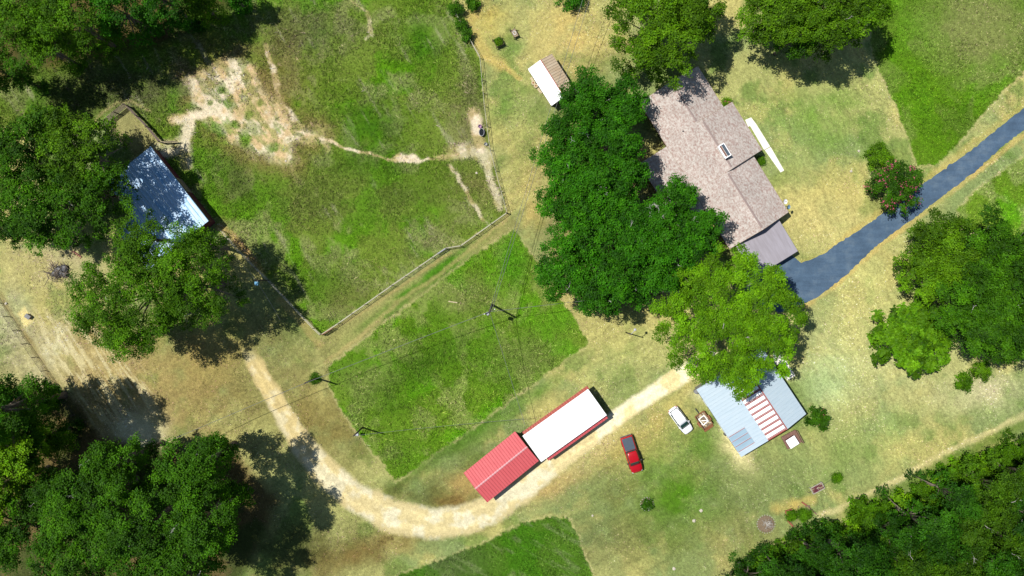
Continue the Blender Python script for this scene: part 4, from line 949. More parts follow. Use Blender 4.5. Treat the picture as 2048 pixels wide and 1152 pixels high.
# carport
a, u, v, L_, wd = frame((1510,555), (1596,502), (1477,490), 2.3)
t = thing('carport', 'flat carport roof of pale grey metal at the south end of the house', 'carport', (a.x, a.y, 0), math.atan2(u.y, u.x))
obj('roof', slope(MB(), 0, L_, 0, 2.25, wd+.35, 2.4, rib=0.6, rh=0.015), M['porch'], t)
obj('fascia', MB().box(0, L_, -.05, -.003, 2.1, 2.26), M['dark'], t)
for xx in (0.3, L_/2, L_-.3): obj('post', MB().box(xx-.06, xx+.06, .25, .37, 0, 2.18), M['trim'], t)
# dishes
def dish(label, px, py, r, m, group=None):
    p = W(px, py, 3.2); t = thing('satellite_dish', label, 'satellite dish', (p.x, p.y, 2.75), 0.5)
    mb = MB(); o = 0; n = 18; rings = 4
    vs = [(0,0,0.5)]; fs = []
    for i in range(1, rings+1):
        rr = r*i/rings
        for k in range(n): a_ = 2*math.pi*k/n; vs.append((rr*math.cos(a_), rr*math.sin(a_)*1.05, 0.5+0.12*(i/rings)**2))
    for k in range(n): fs.append((0, 1+k, 1+(k+1) % n))
    for i in range(rings-1):
        for k in range(n): fs.append((1+i*n+k, 1+(i+1)*n+k, 1+(i+1)*n+(k+1) % n, 1+i*n+(k+1) % n))
    mb.add(vs, fs); d = obj('reflector', mb, m, t, smooth=True); d.rotation_euler = (0.35, 0.3, 0)
    obj('mast', MB().tube([(0,0,-0.1),(0,0,0.45)], [0.03,0.03], 6), M['black'], t)
    obj('feed_arm', MB().tube([(0,0,0.35),(r*0.9,-r*0.9,0.55),(r*0.5,-r*0.5,0.9)], [0.02,0.02,0.03], 5), M['black'], t)
dish('white satellite dish on the south east eave of the shingle roof', 1567, 402, 0.36, M['dish'])
dish('smaller blue grey satellite dish just below the white one on the eave', 1574, 412.5, 0.28, M['dishblue'])

# ------------------------------------------------------------------ fences
def fence(name, label, pts, h_=1.2, rails=3, rw=0.05, sp=2.6, m=None, mp=None, cat='fence', post=0.055, rail_h=0.03):
    P_ = [W(*p) for p in pts]; o = P_[0]; t = thing(name, label, cat, o)
    m = m or M['fence_wood']; mp = mp or M['pole_wood']; rl = MB(); posts = 0
    for i in range(len(P_)-1):
        a, b = P_[i]-o, P_[i+1]-o; L_ = (b-a).length; n = max(1, round(L_/sp))
        for k in range(n+(i == len(P_)-2)):
            p = a.lerp(b, k/n); obj('post', MB().tube([p+Vector((0,0,-.1)), p+Vector((0,0,h_+.08))], [post, post*.9], 6), mp, t); posts += 1
        for r in range(rails):
            z = h_*(1-r*0.8/max(1, rails-1)) if rails > 1 else h_
            rl.beam(a+Vector((0,0,z)), b+Vector((0,0,z)), rw if r == 0 else rw*0.6, rail_h)
    obj('rail', rl, m, t); return t
fence('pasture_fence', 'thin pale fence down the right side of the big pasture', [(905,17),(935,73),(960,117),(964,160),(969,213),(974,253),(980,300),(1002,383),(1014,426)], rw=0.06)
fence('pasture_fence', 'pale railed fence along the lane between the two paddocks', [(1013,427),(922,492),(892,497),(785,571),(679,646),(646,668)], rw=0.08)
fence('pasture_fence', 'pale railed fence running from the barn down to the lane corner', [(643,669),(629,656),(592,617),(545,567),(514,536),(478,500),(446,462)], rw=0.08)
fence('wire_fence', 'dark overgrown wire fence at the left photo edge', [(-60,520),(0,606),(35,660),(110,768),(150,830)], rw=0.04, m=M['pole_wood'], rails=4)
fence('wire_fence', 'old wire fence among grass at the upper left', [(115,140),(142,180),(160,212)], rw=0.03, m=M['pole_wood'], rails=2)
# gates
def gate(label, A, B, m):
    a, b = W(*A), W(*B); t = thing('farm_gate', label, 'gate', a); d = b-a; fr = MB(); br = MB()
    for z in (0.25, 1.25): fr.tube([Vector((0,0,z)), d+Vector((0,0,z))], [0.045]*2, 6)
    for q_ in (0, 1): fr.tube([d*q_+Vector((0,0,.25)), d*q_+Vector((0,0,1.25))], [0.04]*2, 6)
    for z in (0.5, 0.75, 1.0): br.tube([Vector((0,0,z)), d+Vector((0,0,z))], [0.025]*2, 5)
    obj('gate_frame', fr, m, t); obj('bar', br, m, t)
gate('short grey farm gate at the bend of the lane fence', (892,497.5), (876,508), M['grey_metal'])
gate('rusty red farm gate at the bottom corner of the big pasture', (647,669), (668,656), M['rust'])
# corral
def board_fence(label, pts, h_=1.6, m=None):
    P_ = [W(*p) for p in pts]; o = P_[0]; t = thing('corral_fence', label, 'fence', o); rl = MB()
    for i in range(len(P_)-1):
        a, b = P_[i]-o, P_[i+1]-o; n = max(1, round((b-a).length/2.0))
        for k in range(n+1):
            if k == n and i < len(P_)-2: continue
            p = a.lerp(b, k/n); obj('post', MB().tube([p, p+Vector((0,0,h_+.1))], [0.08, 0.08], 7), M['pole_wood'], t)
        for r in range(5):
            z = h_*(0.2+0.2*r); rl.beam(a+Vector((0,0,z)), b+Vector((0,0,z)), 0.05, 0.14)
    obj('board', rl, m or M['corral_wood'], t)
board_fence('board corral fence running from the left tree to the corral corner', [(200,258),(256,213)])
board_fence('board corral fence from the corral corner down to the barn gate', [(258,213),(300,256),(325,286)])
a = W(326,287); t = thing('board_gate', 'tan board gate standing open beside the corral', 'gate', a); d = W(358,285)-a
mb = MB(); mb.beam((0,0,0.2), d+Vector((0,0,0.2)), .05, .12); mb.beam((0,0,0.6), d+Vector((0,0,0.6)), .05, .12); mb.beam((0,0,1.0), d+Vector((0,0,1.0)), .05, .12); mb.beam((0,0,1.3), d+Vector((0,0,1.3)), .05, .12)
obj('board', mb, M['pale_wood'], t); obj('brace', MB().beam((0,0,.15), d+Vector((0,0,1.3)), .06, .1), M['wood'], t)

# ------------------------------------------------------------------ poles and wires
def pole(label, px, py, h_, tilt=(0,0), cross=None, trans=0, lamp=None, r=0.13, extra=None):
    g = W(px, py); t = thing('utility_pole', label, 'utility pole', g, 0)
    top = Vector((tilt[0], tilt[1], h_))
    obj('shaft', MB().tube([(0,0,-.2), top], [r*1.15, r*0.8], 8), M['pole_wood'], t, smooth=True)
    if cross:
        a_ = math.radians(cross); c = Vector((math.cos(a_), math.sin(a_), 0)); q_ = top+Vector((0,0,-.4))
        obj('crossarm', MB().beam(q_-c*.9, q_+c*.9, .1, .12), M['pole_wood'], t)
        for s_ in (-.8, 0, .8): obj('insulator', MB().lathe([(0.06,0),(0.07,.1),(0.03,.2)], 8).__class__().lathe([(0.07,q_.z+.06),(0.09,q_.z+.18),(0.03,q_.z+.28)], 8, (q_+c*s_).x, (q_+c*s_).y), M['white'], t)
    for k in range(trans):
        c = top*0.86+Vector((-.30+.62*k*0, -.42, 0)); tr_ = obj('transformer', MB().lathe([(0.24,c.z-.45),(0.26,c.z-.4),(0.26,c.z+.3),(0.2,c.z+.38),(0.05,c.z+.42)], 14, c.x, c.y), M['grey_metal'], t, smooth=False)
        obj('bushing', MB().tube([c+Vector((.1,0,.35)), c+Vector((.14,0,.6))], [.05,.03], 6), M['white'], tr_)
    if lamp:
        a_ = math.radians(lamp[0]); c = Vector((math.cos(a_), math.sin(a_), 0))
        obj('lamp_arm', MB().tube([top+Vector((0,0,-.5)), top+c*lamp[1]*.5+Vector((0,0,-.2)), top+c*lamp[1]+Vector((0,0,-.15))], [.045]*3, 6), M['grey_metal'], t)
        q_ = top+c*(lamp[1]+.1); obj('lamp_head', MB().ball((q_.x, q_.y, q_.z-.2), .22, 10, 6, .45), M['grey_metal'], t, smooth=True)
    if extra: extra(t, top)
    return g+top
p1 = pole('leaning brown pole beside the gravel drive at the corner of the middle meadow', 633, 756, 6.6, r=.14, tilt=(-.05,.0))
p3 = pole('brown pole at the lower left edge of the middle meadow with a small meter box', 725, 855, 6.9, r=.12,
          extra=lambda t, top: (obj('meter_box', MB().box(-.75, -.35, -1.0, -.65, 1.0, 1.5), M['grey_metal'], t), obj('guy_wire', MB().tube([(-.05,-.02,1.4), (-.55,-.8,1.4)], [.03,.03], 5), M['wire'], t)))
p2 = pole('transformer pole standing in the middle of the middle meadow', 984, 609, 7.8, tilt=(-.15,-.85), cross=25, trans=1, r=.15)
p4 = pole('lamp pole on the sandy lawn between the middle meadow and the big bright tree', 1252, 665, 5.3, r=.09, lamp=(50, 0.8))
p5 = pole('yard light pole with a long arm between the grove and the bright tree', 1308, 583, 8.2, r=.1, lamp=(0, 2.0))
def bluebox(t, top):
    obj('blue_box', MB().box(-.45, .05, -.75, -.2, top.z-1.6, top.z-1.0), M['blue'], t); obj('bracket', MB().beam((0,0,top.z-1.3), (-.2,-.25,top.z-1.3), .06, .06), M['grey_metal'], t)
p6 = pole('pole with a bright blue box at the pasture fence below the barn', 538, 561, 6.4, r=.1, extra=bluebox)
def wire(label, a, b, sag=0.8, r=0.018):
    a, b = Vector(a), Vector(b); pts = []
    for i in range(17):
        q_ = i/16; p = a.lerp(b, q_); p.z -= sag*4*q_*(1-q_); pts.append(p-a)
    o = obj('power_line', MB().tube(pts, [r*1.5]*17, 4), M['wire'], loc=a); tag(o, label, 'cable')
up = Vector((0,0,-.1))
wire('thick cable from the transformer pole to the leaning pole by the drive', p2+up, p1+up, 1.2, .022)
wire('cable from the leaning pole by the drive into the bottom left wood', p1+up, W(330,885,7.5), .8, .022)
wire('cable from the transformer pole up past the small white shed, left of a pair', p2+up, W(1168,-10,7.5), 1.5)
wire('cable from the transformer pole up past the small white shed, right of a pair', p2+up+Vector((.3,.05,0)), W(1182,-10,7.5), 1.7)
wire('cable from the transformer pole down to the long white roofed shed', p2+up, W(1050,850,3.6), .5)
wire('cable from the transformer pole to the yard light pole', p2+up, p5+up, 1.0)
wire('cable from the blue box pole to the barn', p6+up, W(455,498,3.0), .3)
wire('cable from the blue box pole down over the lawn beside the fence', p6+up, W(560,640,4.5), .4)
wire('cable from the meadow edge pole to the long shed', p3+up, W(1048,838,3.6), .8, .014)

# ------------------------------------------------------------------ vehicles
def loft(stations):
    """stations: list of (x, [(y,z)...half outline bottom->top centre]); mirrored"""
    vs = []; fs = []; n = len(stations[0][1])
    ring = 2*n-1 if False else 2*n
    for x, pr in stations:
        for y, z in pr: vs.append((x, y, z))
        for y, z in reversed(pr): vs.append((x, -y, z))
    for i in range(len(stations)-1):
        for k in range(ring):
            k2 = (k+1) % ring; fs.append((i*ring+k, (i+1)*ring+k, (i+1)*ring+k2, i*ring+k2))
    fs.append(tuple(range(ring))); fs.append(tuple(reversed([(len(stations)-1)*ring+k for k in range(ring)])))
    return MB().add(vs, fs)
def prof(w_, zb, zs, zt, cr=0.03): return [(0.02, zb), (w_*.86, zb), (w_*.97, zb+.12), (w_, (zb+zs)/2), (w_*.985, zs), (w_*.88, zt), (w_*.45, zt+cr*.8), (0.001, zt+cr)]
def wheel(t, x, y, r=0.34):
    s_ = 1 if y > 0 else -1; wv = MB(); n = 20
    def ring(rr, yy): return [(x+rr*math.cos(2*math.pi*k/n), yy, r+rr*math.sin(2*math.pi*k/n)) for k in range(n)]
    yi, yo = y-s_*.11, y+s_*.11
    pts = ring(r*.65, yi)+ring(r*.95, yi)+ring(r, y-s_*.07)+ring(r, y+s_*.07)+ring(r*.95, yo)+ring(r*.65, yo)
    fs = [(i*n+k, i*n+(k+1) % n, (i+1)*n+(k+1) % n, (i+1)*n+k) for i in range(5) for k in range(n)]
    wv.add(pts, fs); wo = obj('wheel', wv, M['dark'], t, smooth=True)
    rm = MB().add(ring(r*.66, yo-s_*.03)+[(x, yo-s_*.01, r)], [(k, (k+1) % n, n) for k in range(n)]); obj('rim', rm, M['chrome'], wo)
# white hatchback
g = W(1359.5, 839); t = thing('car', 'white compact hatchback parked beside the rusty trailer', 'car', g, math.atan2(-49, 36.4))
WW = 0.87
body = [(-2.22, prof(.60,.42,.62,.74)), (-2.12, prof(.74,.30,.80,.93)), (-1.9, prof(.84,.24,.88,1.0)), (-1.0, prof(WW,.22,.90,.99)), (0, prof(WW,.22,.90,.97)), (0.8, prof(WW,.22,.88,.96)), (1.15, prof(.86,.22,.84,.93)),
        (1.6, prof(.82,.24,.76,.87)), (1.95, prof(.76,.28,.68,.78)), (2.15, prof(.64,.34,.60,.68)), (2.24, prof(.48,.40,.54,.58))]
obj('body', loft(body), M['carwhite'], t, smooth=True)
def gh(x, w0, w1, z0, z1): return [(0.02, z0), (w0, z0), (w0-.02, z0+.05), ((w0+w1)/2, (z0+z1)/2), (w1, z1-.03), (w1*.9, z1), (w1*.5, z1+.02), (.001, z1+.03)]
obj('cabin', loft([(-2.0, gh(0,.74,.60,.92,1.0)), (-1.62, gh(0,.78,.64,.92,1.40)), (-1.2, gh(0,.80,.66,.92,1.47)), (-.3, gh(0,.81,.67,.92,1.50)), (.35, gh(0,.82,.66,.92,1.46)), (.62, gh(0,.79,.64,.92,1.38)), (1.2, gh(0,.76,.60,.92,.97))]), M['glass'], t, smooth=True)
obj('roof', loft([(-1.78, [(0.001,1.40),(.50,1.40),(.54,1.41),(.55,1.415),(.54,1.425),(.4,1.44),(.2,1.45),(.001,1.455)]), (-1.2, [(.001,1.48),(.60,1.47),(.64,1.475),(.65,1.48),(.64,1.495),(.5,1.515),(.25,1.525),(.001,1.53)]),
                  (-.3, [(.001,1.51),(.62,1.50),(.66,1.505),(.67,1.51),(.66,1.525),(.5,1.545),(.25,1.555),(.001,1.56)]), (.42, [(.001,1.46),(.60,1.45),(.64,1.455),(.65,1.46),(.64,1.475),(.5,1.495),(.25,1.505),(.001,1.51)])]), M['carwhite'], t, smooth=True)
obj('roof_spoiler', MB().box(-1.98,-1.82,-.5,.5,1.36,1.41), M['carwhite'], t, bevel=.02)
for s_ in (-1, 1):
    obj('mirror', MB().box(.66,.80,s_*.86-.10,s_*.86+.10,.95,1.08), M['carwhite'], t, bevel=.03)
    obj('headlight', MB().ball((2.0, s_*.60, .66), .14, 8, 5, .6), M['lamp_clear'], t, smooth=True)
    obj('tail_light', MB().box(-2.17,-2.06,s_*.66-.1,s_*.66+.1,.72,.95), M['lamp_red'], t, bevel=.02)
    for x in (-1.35, 1.4): wheel(t, x, s_*.78, .31)
    obj('pillar', MB().beam((-.05, s_*.815, .98), (-.12, s_*.675, 1.5), .09, .03), M['carwhite'], t)
    obj('pillar', MB().beam((1.22, s_*.76, .97), (.42, s_*.655, 1.47), .06, .05), M['carwhite'], t)
    obj('pillar', MB().beam((-1.95, s_*.74, .95), (-1.70, s_*.60, 1.43), .12, .05), M['carwhite'], t)
    obj('wiper', MB().beam((1.18, s_*.3-.2, .99), (.95, s_*.3+.15, 1.13), .02, .02), M['black'], t)
obj('number_plate', MB().box(-2.235,-2.21,-.25,.25,.5,.62), M['trim'], t)
# red pickup
g = W(1262, 906.5); t = thing('pickup_truck', 'red pickup truck with a slate ribbed bed cover parked on the lawn', 'pickup truck', g, math.atan2(-72.4, 23.8))
PW = .95
obj('body', loft([(-2.78, prof(.86,.48,.85,.98,0)), (-2.72, prof(.92,.42,.95,1.05,0)), (-2.3, prof(PW,.38,.98,1.08,0)), (-.9, prof(PW,.38,.98,1.08,0)), (.2, prof(PW,.36,.98,1.08,.01)), (1.1, prof(PW,.36,.98,1.08,.02)), (1.5, prof(.94,.38,.97,1.09,.04)),
                  (2.1, prof(.92,.42,.94,1.05,.05)), (2.5, prof(.86,.46,.88,.98,.04)), (2.72, prof(.74,.5,.78,.86,.03)), (2.82, prof(.6,.52,.66,.72,.02))]), M['carred'], t, smooth=True)
cv = obj('bed_cover', MB().box(-2.62,-.72,-.78,.78,1.083,1.14), M['tonneau'], t, bevel=.02)
for k in range(4): obj('cover_rib', MB().box(-2.18+k*.46,-2.12+k*.46,-.76,.76,1.141,1.17), M['tonneau'], cv)
obj('cabin', loft([(-.66, gh(0,.80,.66,1.05,1.12)), (-.5, gh(0,.82,.68,1.05,1.72)), (0, gh(0,.84,.70,1.05,1.80)), (.6, gh(0,.84,.70,1.05,1.80)), (.95, gh(0,.83,.68,1.05,1.72)), (1.62, gh(0,.80,.62,1.05,1.12))]), M['glass'], t, smooth=True)
def rf(w_, z): return [(.001,z-.05),(w_*.93,z-.06),(w_*.985,z-.05),(w_,z-.04),(w_*.985,z-.02),(w_*.75,z),(w_*.4,z+.01),(.001,z+.015)]
obj('roof', loft([(-.62, rf(.62,1.74)), (-.45, rf(.70,1.81)), (0, rf(.72,1.86)), (.6, rf(.72,1.86)), (.95, rf(.70,1.79)), (1.02, rf(.64,1.76))]), M['carred'], t, smooth=True)
for s_ in (-1, 1):
    obj('mirror', MB().box(1.0,1.16,s_*1.06-.13,s_*1.06+.13,1.1,1.32), M['black'], t, bevel=.03)
    obj('headlight', MB().ball((2.62, s_*.66, .80), .16, 8, 5, .6), M['lamp_clear'], t, smooth=True)
    obj('tail_light', MB().box(-2.80,-2.70,s_*.84-.07,s_*.84+.07,.7,1.0), M['lamp_red'], t, bevel=.02)
    for x in (-1.75, 1.75): wheel(t, x, s_*.86, .40)
    obj('pillar', MB().beam((.3, s_*.85, 1.08), (.26, s_*.72, 1.78), .08, .03), M['carred'], t)
    obj('pillar', MB().beam((1.58, s_*.79, 1.12), (1.0, s_*.68, 1.74), .07, .05), M['carred'], t)
obj('bumper', MB().box(-2.92,-2.79,-.85,.85,.42,.62), M['chrome'], t, bevel=.03); obj('bumper', MB().box(2.74,2.86,-.7,.7,.36,.5), M['chrome'], t, bevel=.03)
obj('rear_rail', MB().box(-.68,-.6,-.74,.74,1.085,1.22), M['black'], t)
# utility trailer
g = W(1405, 839); t = thing('utility_trailer', 'rusty brown utility trailer holding a pale wooden pallet', 'trailer', g, math.atan2(-330, 230))
mb = MB()
for k in range(7): mb.box(-1.15,1.15,-.79+k*.23,-.79+k*.23+.17,.45,.50)
obj('bed', mb, M['wood'], t)
mb = MB(); mb.box(-1.15,1.15,-.83,-.77,.52,.95); mb.box(-1.15,1.15,.77,.83,.52,.95); mb.box(-1.18,-1.12,-.77,.77,.52,.95); obj('side_rail', mb, M['rust'], t)
obj('ramp_gate', MB().add([(1.15,-.8,.5),(1.15,.8,.5),(1.75,.8,.12),(1.75,-.8,.12),(1.15,-.8,.45),(1.15,.8,.45),(1.75,.8,.07),(1.75,-.8,.07)], [(0,3,2,1)[::-1],(4,5,6,7),(0,1,5,4),(1,2,6,5),(2,3,7,6),(3,0,4,7)]), M['rust'], t)
for s_ in (-1, 1):
    obj('fender', MB().box(-.25,.6,s_*.95-.12,s_*.95+.12,.62,.68), M['rust'], t, bevel=.03); wheel(t, .18, s_*.95, .28)
obj('tongue', MB().beam((-1.15,0,.48), (-2.1,0,.42), .1, .1), M['black'], t)
pl = thing('wooden_pallet', 'pale broken wooden pallet and boards lying in the rusty trailer', 'pallet', (g.x, g.y, .53), math.atan2(-330, 230)+.1)
mb = MB()
mb.beam((-.7,-.45,.2),(.55,-.5,.2),.12,.06); mb.beam((-.6,.5,.2),(.6,.45,.2),.12,.06); mb.beam((-.6,-.45,.27),(-.55,.5,.27),.12,.05); mb.beam((.5,-.5,.27),(.45,.5,.27),.14,.05); mb.beam((-.2,-.3,.3),(.3,.35,.3),.12,.05)
obj('frame', mb, M['trim'], pl)
mb = MB(); mb.beam((-1.0,.2,.1),(-.2,-.55,.1),.2,.05); mb.beam((-1.0,.55,.16),(.2,.65,.16),.14,.05); mb.beam((.2,-.65,.12),(.95,-.2,.12),.2,.05); mb.beam((.6,.2,.18),(1.0,.65,.18),.16,.05); mb.beam((-.9,-.1,.12),(-.3,.6,.12),.18,.05); mb.beam((-.4,-.6,.1),(.1,.0,.1),.2,.05); mb.beam((.1,-.3,.14),(.7,.1,.14),.16,.05); obj('board', mb, M['pale_wood'], pl)

# ------------------------------------------------------------------ small things
# deck with white tub
a = W(1574, 898); b = W(1602, 883); d = W(1558, 875.5); u = (b-a).normalized(); L_ = (b-a).length; dv = (d-a).length
t = thing('wooden_deck', 'small brown wooden deck against the bottom edge of the workshop', 'deck', a, math.atan2(u.y, u.x))
mb = MB(); n = 14
for k in range(n): mb.box(L_*k/n+.01, L_*(k+1)/n-.01, 0, dv, .28, .33)
obj('deck_board', mb, M['brown_deck'], t); obj('frame', MB().box(.02, L_-.02, .03, dv-.03, 0.0, .279), M['soil'], t)
mb = MB(); mb.beam((L_-.05,0,1.2),(L_-.05,dv,1.2),.09,.05)
for k in range(9): mb.beam((L_-.05,dv*k/8,.33),(L_-.05,dv*k/8,1.18),.05,.05)
obj('railing', mb, M['brown_deck'], t)
g = a+u*1.0+Vector((-u.y, u.x, 0))*.85; tb = thing('hot_tub', 'square white tub with a white cover standing on the brown deck', 'tub', (g.x, g.y, .33), math.atan2(u.y, u.x)+.08)
obj('shell', MB().box(-.72,.72,-.68,.68,0,.62), M['purple_wall'], tb, bevel=.05); obj('cover', MB().box(-.76,.76,-.72,.72,.62,.72), M['white'], tb, bevel=.04); obj('strap', MB().box(-.02,.02,-.5,.45,.721,.735), M['black'], tb)
# raised planters
def planter(label, px, py, lx, ly, ang, green, top):
    t = thing('raised_planter', label, 'planter', W(px, py), math.radians(ang)); z = .75
    mb = MB(); w_ = .05
    mb.box(-lx/2,lx/2,-ly/2,-ly/2+w_,z-.28,z); mb.box(-lx/2,lx/2,ly/2-w_,ly/2,z-.28,z); mb.box(-lx/2,-lx/2+w_,-ly/2+w_,ly/2-w_,z-.28,z); mb.box(lx/2-w_,lx/2,-ly/2+w_,ly/2-w_,z-.28,z)
    obj('box', mb, M['wood'], t); obj('soil', MB().box(-lx/2+w_,lx/2-w_,-ly/2+w_,ly/2-w_,z-.24,z-.08), M[top], t)
    for sx in (-1,1):
        for sy in (-1,1): obj('leg', MB().box(sx*(lx/2+.03)-.035,sx*(lx/2+.03)+.035,sy*(ly/2+.03)-.035,sy*(ly/2+.03)+.035,0,1.35), M['pole_wood'], t)
    if green:
        V, Cl, _ = crown_arrays(77, .62, .3, .13, 'oak', 2.6, .25, jag=0.0); V[:, 0] = np.clip(V[:, 0], -lx/2, lx/2); V[:, 1] = np.clip(V[:, 1], -ly/2, ly/2); V[:, 2] += z-.05
        fast_mesh('plants', V, np.arange(len(V)).reshape(-1, 4), M['leaf'], Cl, t)
    else:
        obj('hoop', MB().tube([(.3*math.cos(q_/10*6.28), .22*math.sin(q_/10*6.28), z+.02) for q_ in range(11)], [.03]*11, 5), M['white'], t)
planter('square raised planter full of green plants on the upper lawn', 997, 87, 1.25, 1.2, -62, True, 'soil')
planter('narrow raised planter with pale soil and a white hoop on the upper lawn', 1029, 69, 1.2, .72, -62, False, 'tan_wall')
# stock tank and buckets
g = W(963.5, 266); t = thing('stock_tank', 'black oval stock tank full of dark water beside the pasture fence', 'water tank', g, math.pi/2)
obj('tub', MB().lathe([(.50,0),(.54,.55),(.58,.58),(.58,.62),(.51,.62),(.49,.50),(.48,.50)], 28, sx=1, sy=.68), M['black'], t, smooth=False)
obj('rim', MB().lathe([(.585,.60),(.60,.64),(.54,.65),(.53,.63)], 28, sx=1, sy=.68).__class__().tube([(.56*math.cos(q_/24*6.2832), .56*.68*math.sin(q_/24*6.2832), .63) for q_ in range(25)], [.03]*25, 6), M['grey_metal'], t)
obj('water', MB().lathe([(.49,.49),(.49,.53)], 28, sx=1, sy=.68), M['water'], t)
def bucket(label, px, py, m, r=.19):
    g = W(px, py); t = thing('bucket', label, 'bucket', g)
    obj('pail', MB().lathe([(r*.8,0),(r,.36),(r*1.06,.38),(r*.92,.36),(r*.75,.05)], 16), m, t); obj('handle', MB().tube([(r*math.cos(q_/8*3.14),.02,.36+r*.6*math.sin(q_/8*3.14)) for q_ in range(9)], [.012]*9, 5), M['grey_metal'], t)
bucket('small round grey bucket near the fence below the stock tank', 971.5, 289, M['grey_metal'], .24); bucket('pale purple bucket just above the black stock tank', 960, 253.5, M['purple'], .26)
# box on the sand pad
g = W(59, 633); t = thing('water_trough', 'grey brown box on the pale sand patch at the left photo edge', 'box', g, math.radians(-35))
mb = MB(); mb.box(-.38,.38,-.28,.28,0,.5); obj('shell', mb, M['wood'], t, bevel=.02); obj('lid', MB().box(-.41,.41,-.31,.31,.5,.55), M['grey_wall'], t, bevel=.01)
o = obj('stone', MB().ball((0,0,.1), .2, 8, 5, .7, .2, R0), M['stone'], loc=W(13,607)); tag(o, 'pale stone near the wire fence at the left photo edge', 'stone')
# brush pile
t = thing('brush_pile', 'dark heap of branches and junk in the shade below the left trees', 'brush pile', W(118, 545)); mb = MB(); rr = random.Random(8)
for _ in range(70):
    a_ = rr.uniform(0, 6.28); r1 = rr.uniform(0, 1.8); p = Vector((r1*math.cos(a_), r1*.8*math.sin(a_), rr.uniform(.05, .7))); d = Vector((rr.uniform(-1,1), rr.uniform(-1,1), rr.uniform(-.3,.3))).normalized()*rr.uniform(.6, 1.8)
    mb.tube([p, p+d*.5+Vector((0,0,.06)), p+d], [.05,.04,.02], 5)
obj('branch', mb, M['bark'], t)
mb = MB()
for _ in range(6): mb.ball((rr.uniform(-1.2,1.2), rr.uniform(-1,1), .2), rr.uniform(.4,.7), 9, 5, .5, .25, rr)
obj('debris', mb, M['black'], t)
t = thing('metal_drag', 'small red metal frame beside the brush pile', 'farm tool', W(155, 508), -.6); obj('beam', MB().beam((-.8,0,.2),(.8,0,.2),.12,.1), M['red_wall'], t)
mb = MB()
for k in range(6): mb.beam((-.75+.3*k,0,.2),(-.75+.3*k,-.35,.05),.05,.05)
obj('tine', mb, M['rust'], t)
# white framed rack
t = thing('metal_rack', 'white framed rack filled with dark red scraps on the lawn by the wood', 'rack', W(1632, 974.5), math.radians(28)); mb = MB()
for y in (-.5, .5): mb.beam((-.95,y,.6),(.95,y,.6),.1,.06)
for x in (-.95, 0, .95): mb.beam((x,-.5,.6),(x,.5,.6),.1,.06)
obj('frame', mb, M['old_white'], t)
for sx in (-1,1):
    for sy in (-1,1): obj('leg', MB().box(sx*.93-.03,sx*.93+.03,sy*.48-.03,sy*.48+.03,0,.57), M['grey_metal'], t)
obj('shelf', MB().box(-.92,.92,-.46,.46,.46,.5), M['wood'], t)
mb = MB(); rr = random.Random(4)
for _ in range(34):
    p = Vector((rr.uniform(-.85,.4), rr.uniform(-.35,.35), rr.uniform(.55,.7))); mb.beam(p, p+Vector((rr.uniform(.3,.6), rr.uniform(-.15,.15), 0)), .07, .07)
obj('scrap', mb, M['purple_wall'], t)
obj('pull_bar', MB().tube([(-.95,0,.5),(-1.35,-.1,.3),(-1.55,.1,.1)], [.03]*3, 5), M['black'], t); obj('pull_bar', MB().tube([(.95,0,.5),(2.6,.08,.25)], [.025]*2, 5), M['black'], t)
# round stone-ringed bed with a dead shrub
def ring_bed(label, px, py, r, n, seed, heap):
    t = thing('flower_bed', label, 'flower bed', W(px, py)); rr = random.Random(seed)
    for k in range(n):
        a_ = 6.283*k/n; obj('edging_stone', MB().ball((r*math.cos(a_), r*math.sin(a_), .05), .09, 7, 4, .7, .25, rr), M['old_white'], t)
    obj('mulch', MB().lathe([(r*.95,.0),(r*.9,.08),(r*.5,.14),(.1,.17)], 20), M['mulch'], t)
    mb = MB()
    for k in range(heap):
        a_ = rr.uniform(0, 6.28); d = Vector((math.cos(a_), math.sin(a_), rr.uniform(.3,.9))); twig(mb, rr, Vector((rr.uniform(-.2,.2),rr.uniform(-.2,.2),.1)), d.normalized(), rr.uniform(.25,.5)*r, .025, 2)
    obj('dead_stem', mb, M['pale_bark'], t)
    return t
t = ring_bed('round bed ringed with pale stones around a dead shrub in the open lawn', 1294, 1008, 1.0, 16, 5, 12)
V, Cl, _ = crown_arrays(78, .85, .4, .12, 'shade', .22, .3); V[:, 2] += .2; fast_mesh('plants', V, np.arange(len(V)).reshape(-1, 4), M['leaf'], Cl, t)
ring_bed('round mulched bed with dry brown plants beside the pine wood', 1532, 1048, 1.35, 22, 6, 22)
# brick edged bed
t = thing('brick_bed', 'ruined brick edged planting bed at the corner of the pine wood', 'planting bed', W(1595, 1022))
def rel(px, py): return W(px, py)-W(1595, 1022)
for (p, q_) in (((1570,1023),(1578,1035)),((1574,1040),(1586,1053)),((1603,1004),(1612,1010)),((1570,1022),(1583,1018))):
    mb = MB(); a, b = rel(*p), rel(*q_); n = max(2, int((b-a).length/.25))
    for k in range(n): mb.beam(a.lerp(b, k/n+.02)+Vector((0,0,.12)), a.lerp(b, (k+1)/n-.02)+Vector((0,0,.12+R0.uniform(-.02,.03))), .22, .2)
    obj('edging', mb, M['brickred'], t)
obj('edging_plank', MB().beam(rel(1612,1010)+Vector((0,0,.15)), rel(1632,1028)+Vector((0,0,.15)), .12, .3), M['brown_deck'], t)
mb = MB()
for _ in range(26): mb.ball((R0.uniform(-1.4,1.8), R0.uniform(-1.6,.9), .06), R0.uniform(.08,.2), 6, 4, .6, .3, R0)
obj('rubble', mb, M['mulch'], t)
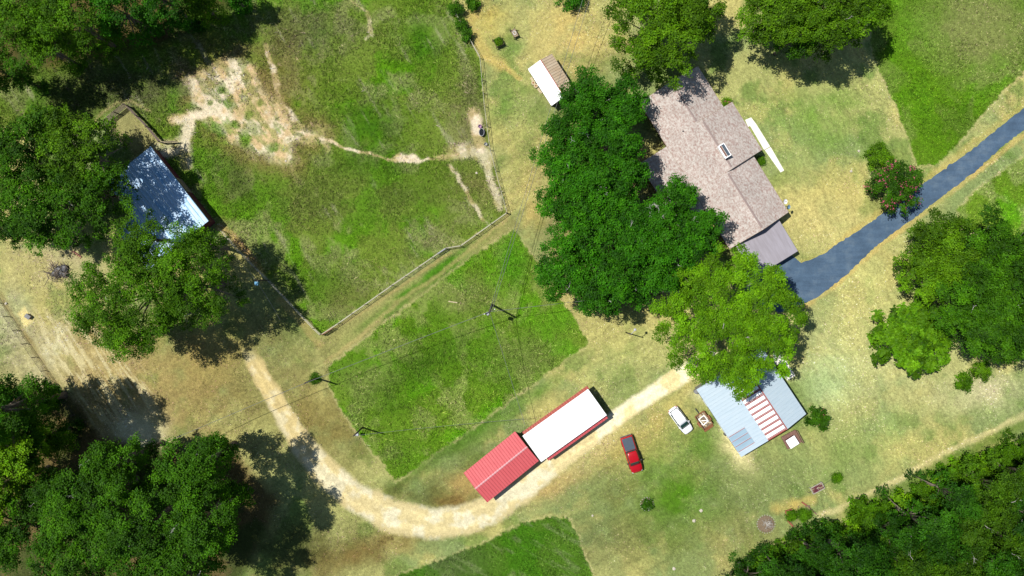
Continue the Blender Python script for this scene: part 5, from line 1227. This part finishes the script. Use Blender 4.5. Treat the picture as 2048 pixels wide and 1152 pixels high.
# stones on the lawn
for px, py, lb, r in ((1185,1031,'white stone left of the ringed flower bed near the lower meadow corner',.16),(1402,1021,'pale flat stone right of the ringed bed, the upper of two',.26),(1388,1041,'pale flat stone right of the ringed bed, the lower of two',.26),(1717,302,'white bag on the lawn left of the round clipped shrub',.2),(1348,1137,'pale stone near the bottom photo edge below the ringed bed',.25),(1702,342,'pale stone on the dry lawn left of the crape myrtle',.2),(953,346,'pale stone at the foot of the bare ground beside the pasture fence',.18),(572,322,'pale stone just below the bare ground in the big pasture',.16)):
    tag(obj('stone', MB().ball((0,0,.06), r, 8, 5, .45, .25, R0), M['stone'], loc=W(px, py)), lb, 'stone')
# plank in the meadow
tag(obj('wooden_plank', MB().beam((-.6,.1,.12),(.75,-.1,.3),.14,.06), M['pale_wood'], loc=W(905,604)), 'yellow plank lying in the grass left of the transformer pole', 'plank')
# spools by the small shed
for px, py, lb in ((1066.5,167,'upper of two wooden spools against the small white shed'),(1071.5,173,'lower of two wooden spools against the small white shed')):
    t = thing('wooden_spool', lb, 'spool', W(px, py), group='spools by the small shed')
    obj('flange', MB().lathe([(.32,.0),(.32,.04),(.12,.041)], 18), M['wood'], t); obj('flange', MB().lathe([(.32,.42),(.32,.46),(.14,.461)], 18), M['pale_wood'], t); obj('drum', MB().lathe([(.14,.04),(.14,.47)], 12), M['rust'], t)
tag(obj('timber_stack', MB().beam((0,0,.1),(1.6,-2.4,.1),.2,.15).beam((-.15,-.1,.1),(1.35,-2.3,.1),.12,.12), M['pale_wood'], loc=W(1062,155)), 'tan boards lying along the left wall of the small white shed', 'boards')
# bins by the workshop
def bin_(label, px, py, m, r=.3, h_=.9):
    t = thing('trash_can', label, 'bin', W(px, py)); obj('can', MB().lathe([(r*.85,0),(r,h_)], 14), m, t); obj('lid', MB().lathe([(r*1.06,h_),(r*1.06,h_+.05),(r*.5,h_+.12)], 14), m, t)
bin_('dark grey bin at the upper left corner of the workshop', 1390, 782, M['grey_wall'], .32); bin_('small black bin against the left wall of the workshop', 1449, 867, M['black'], .24, .6)
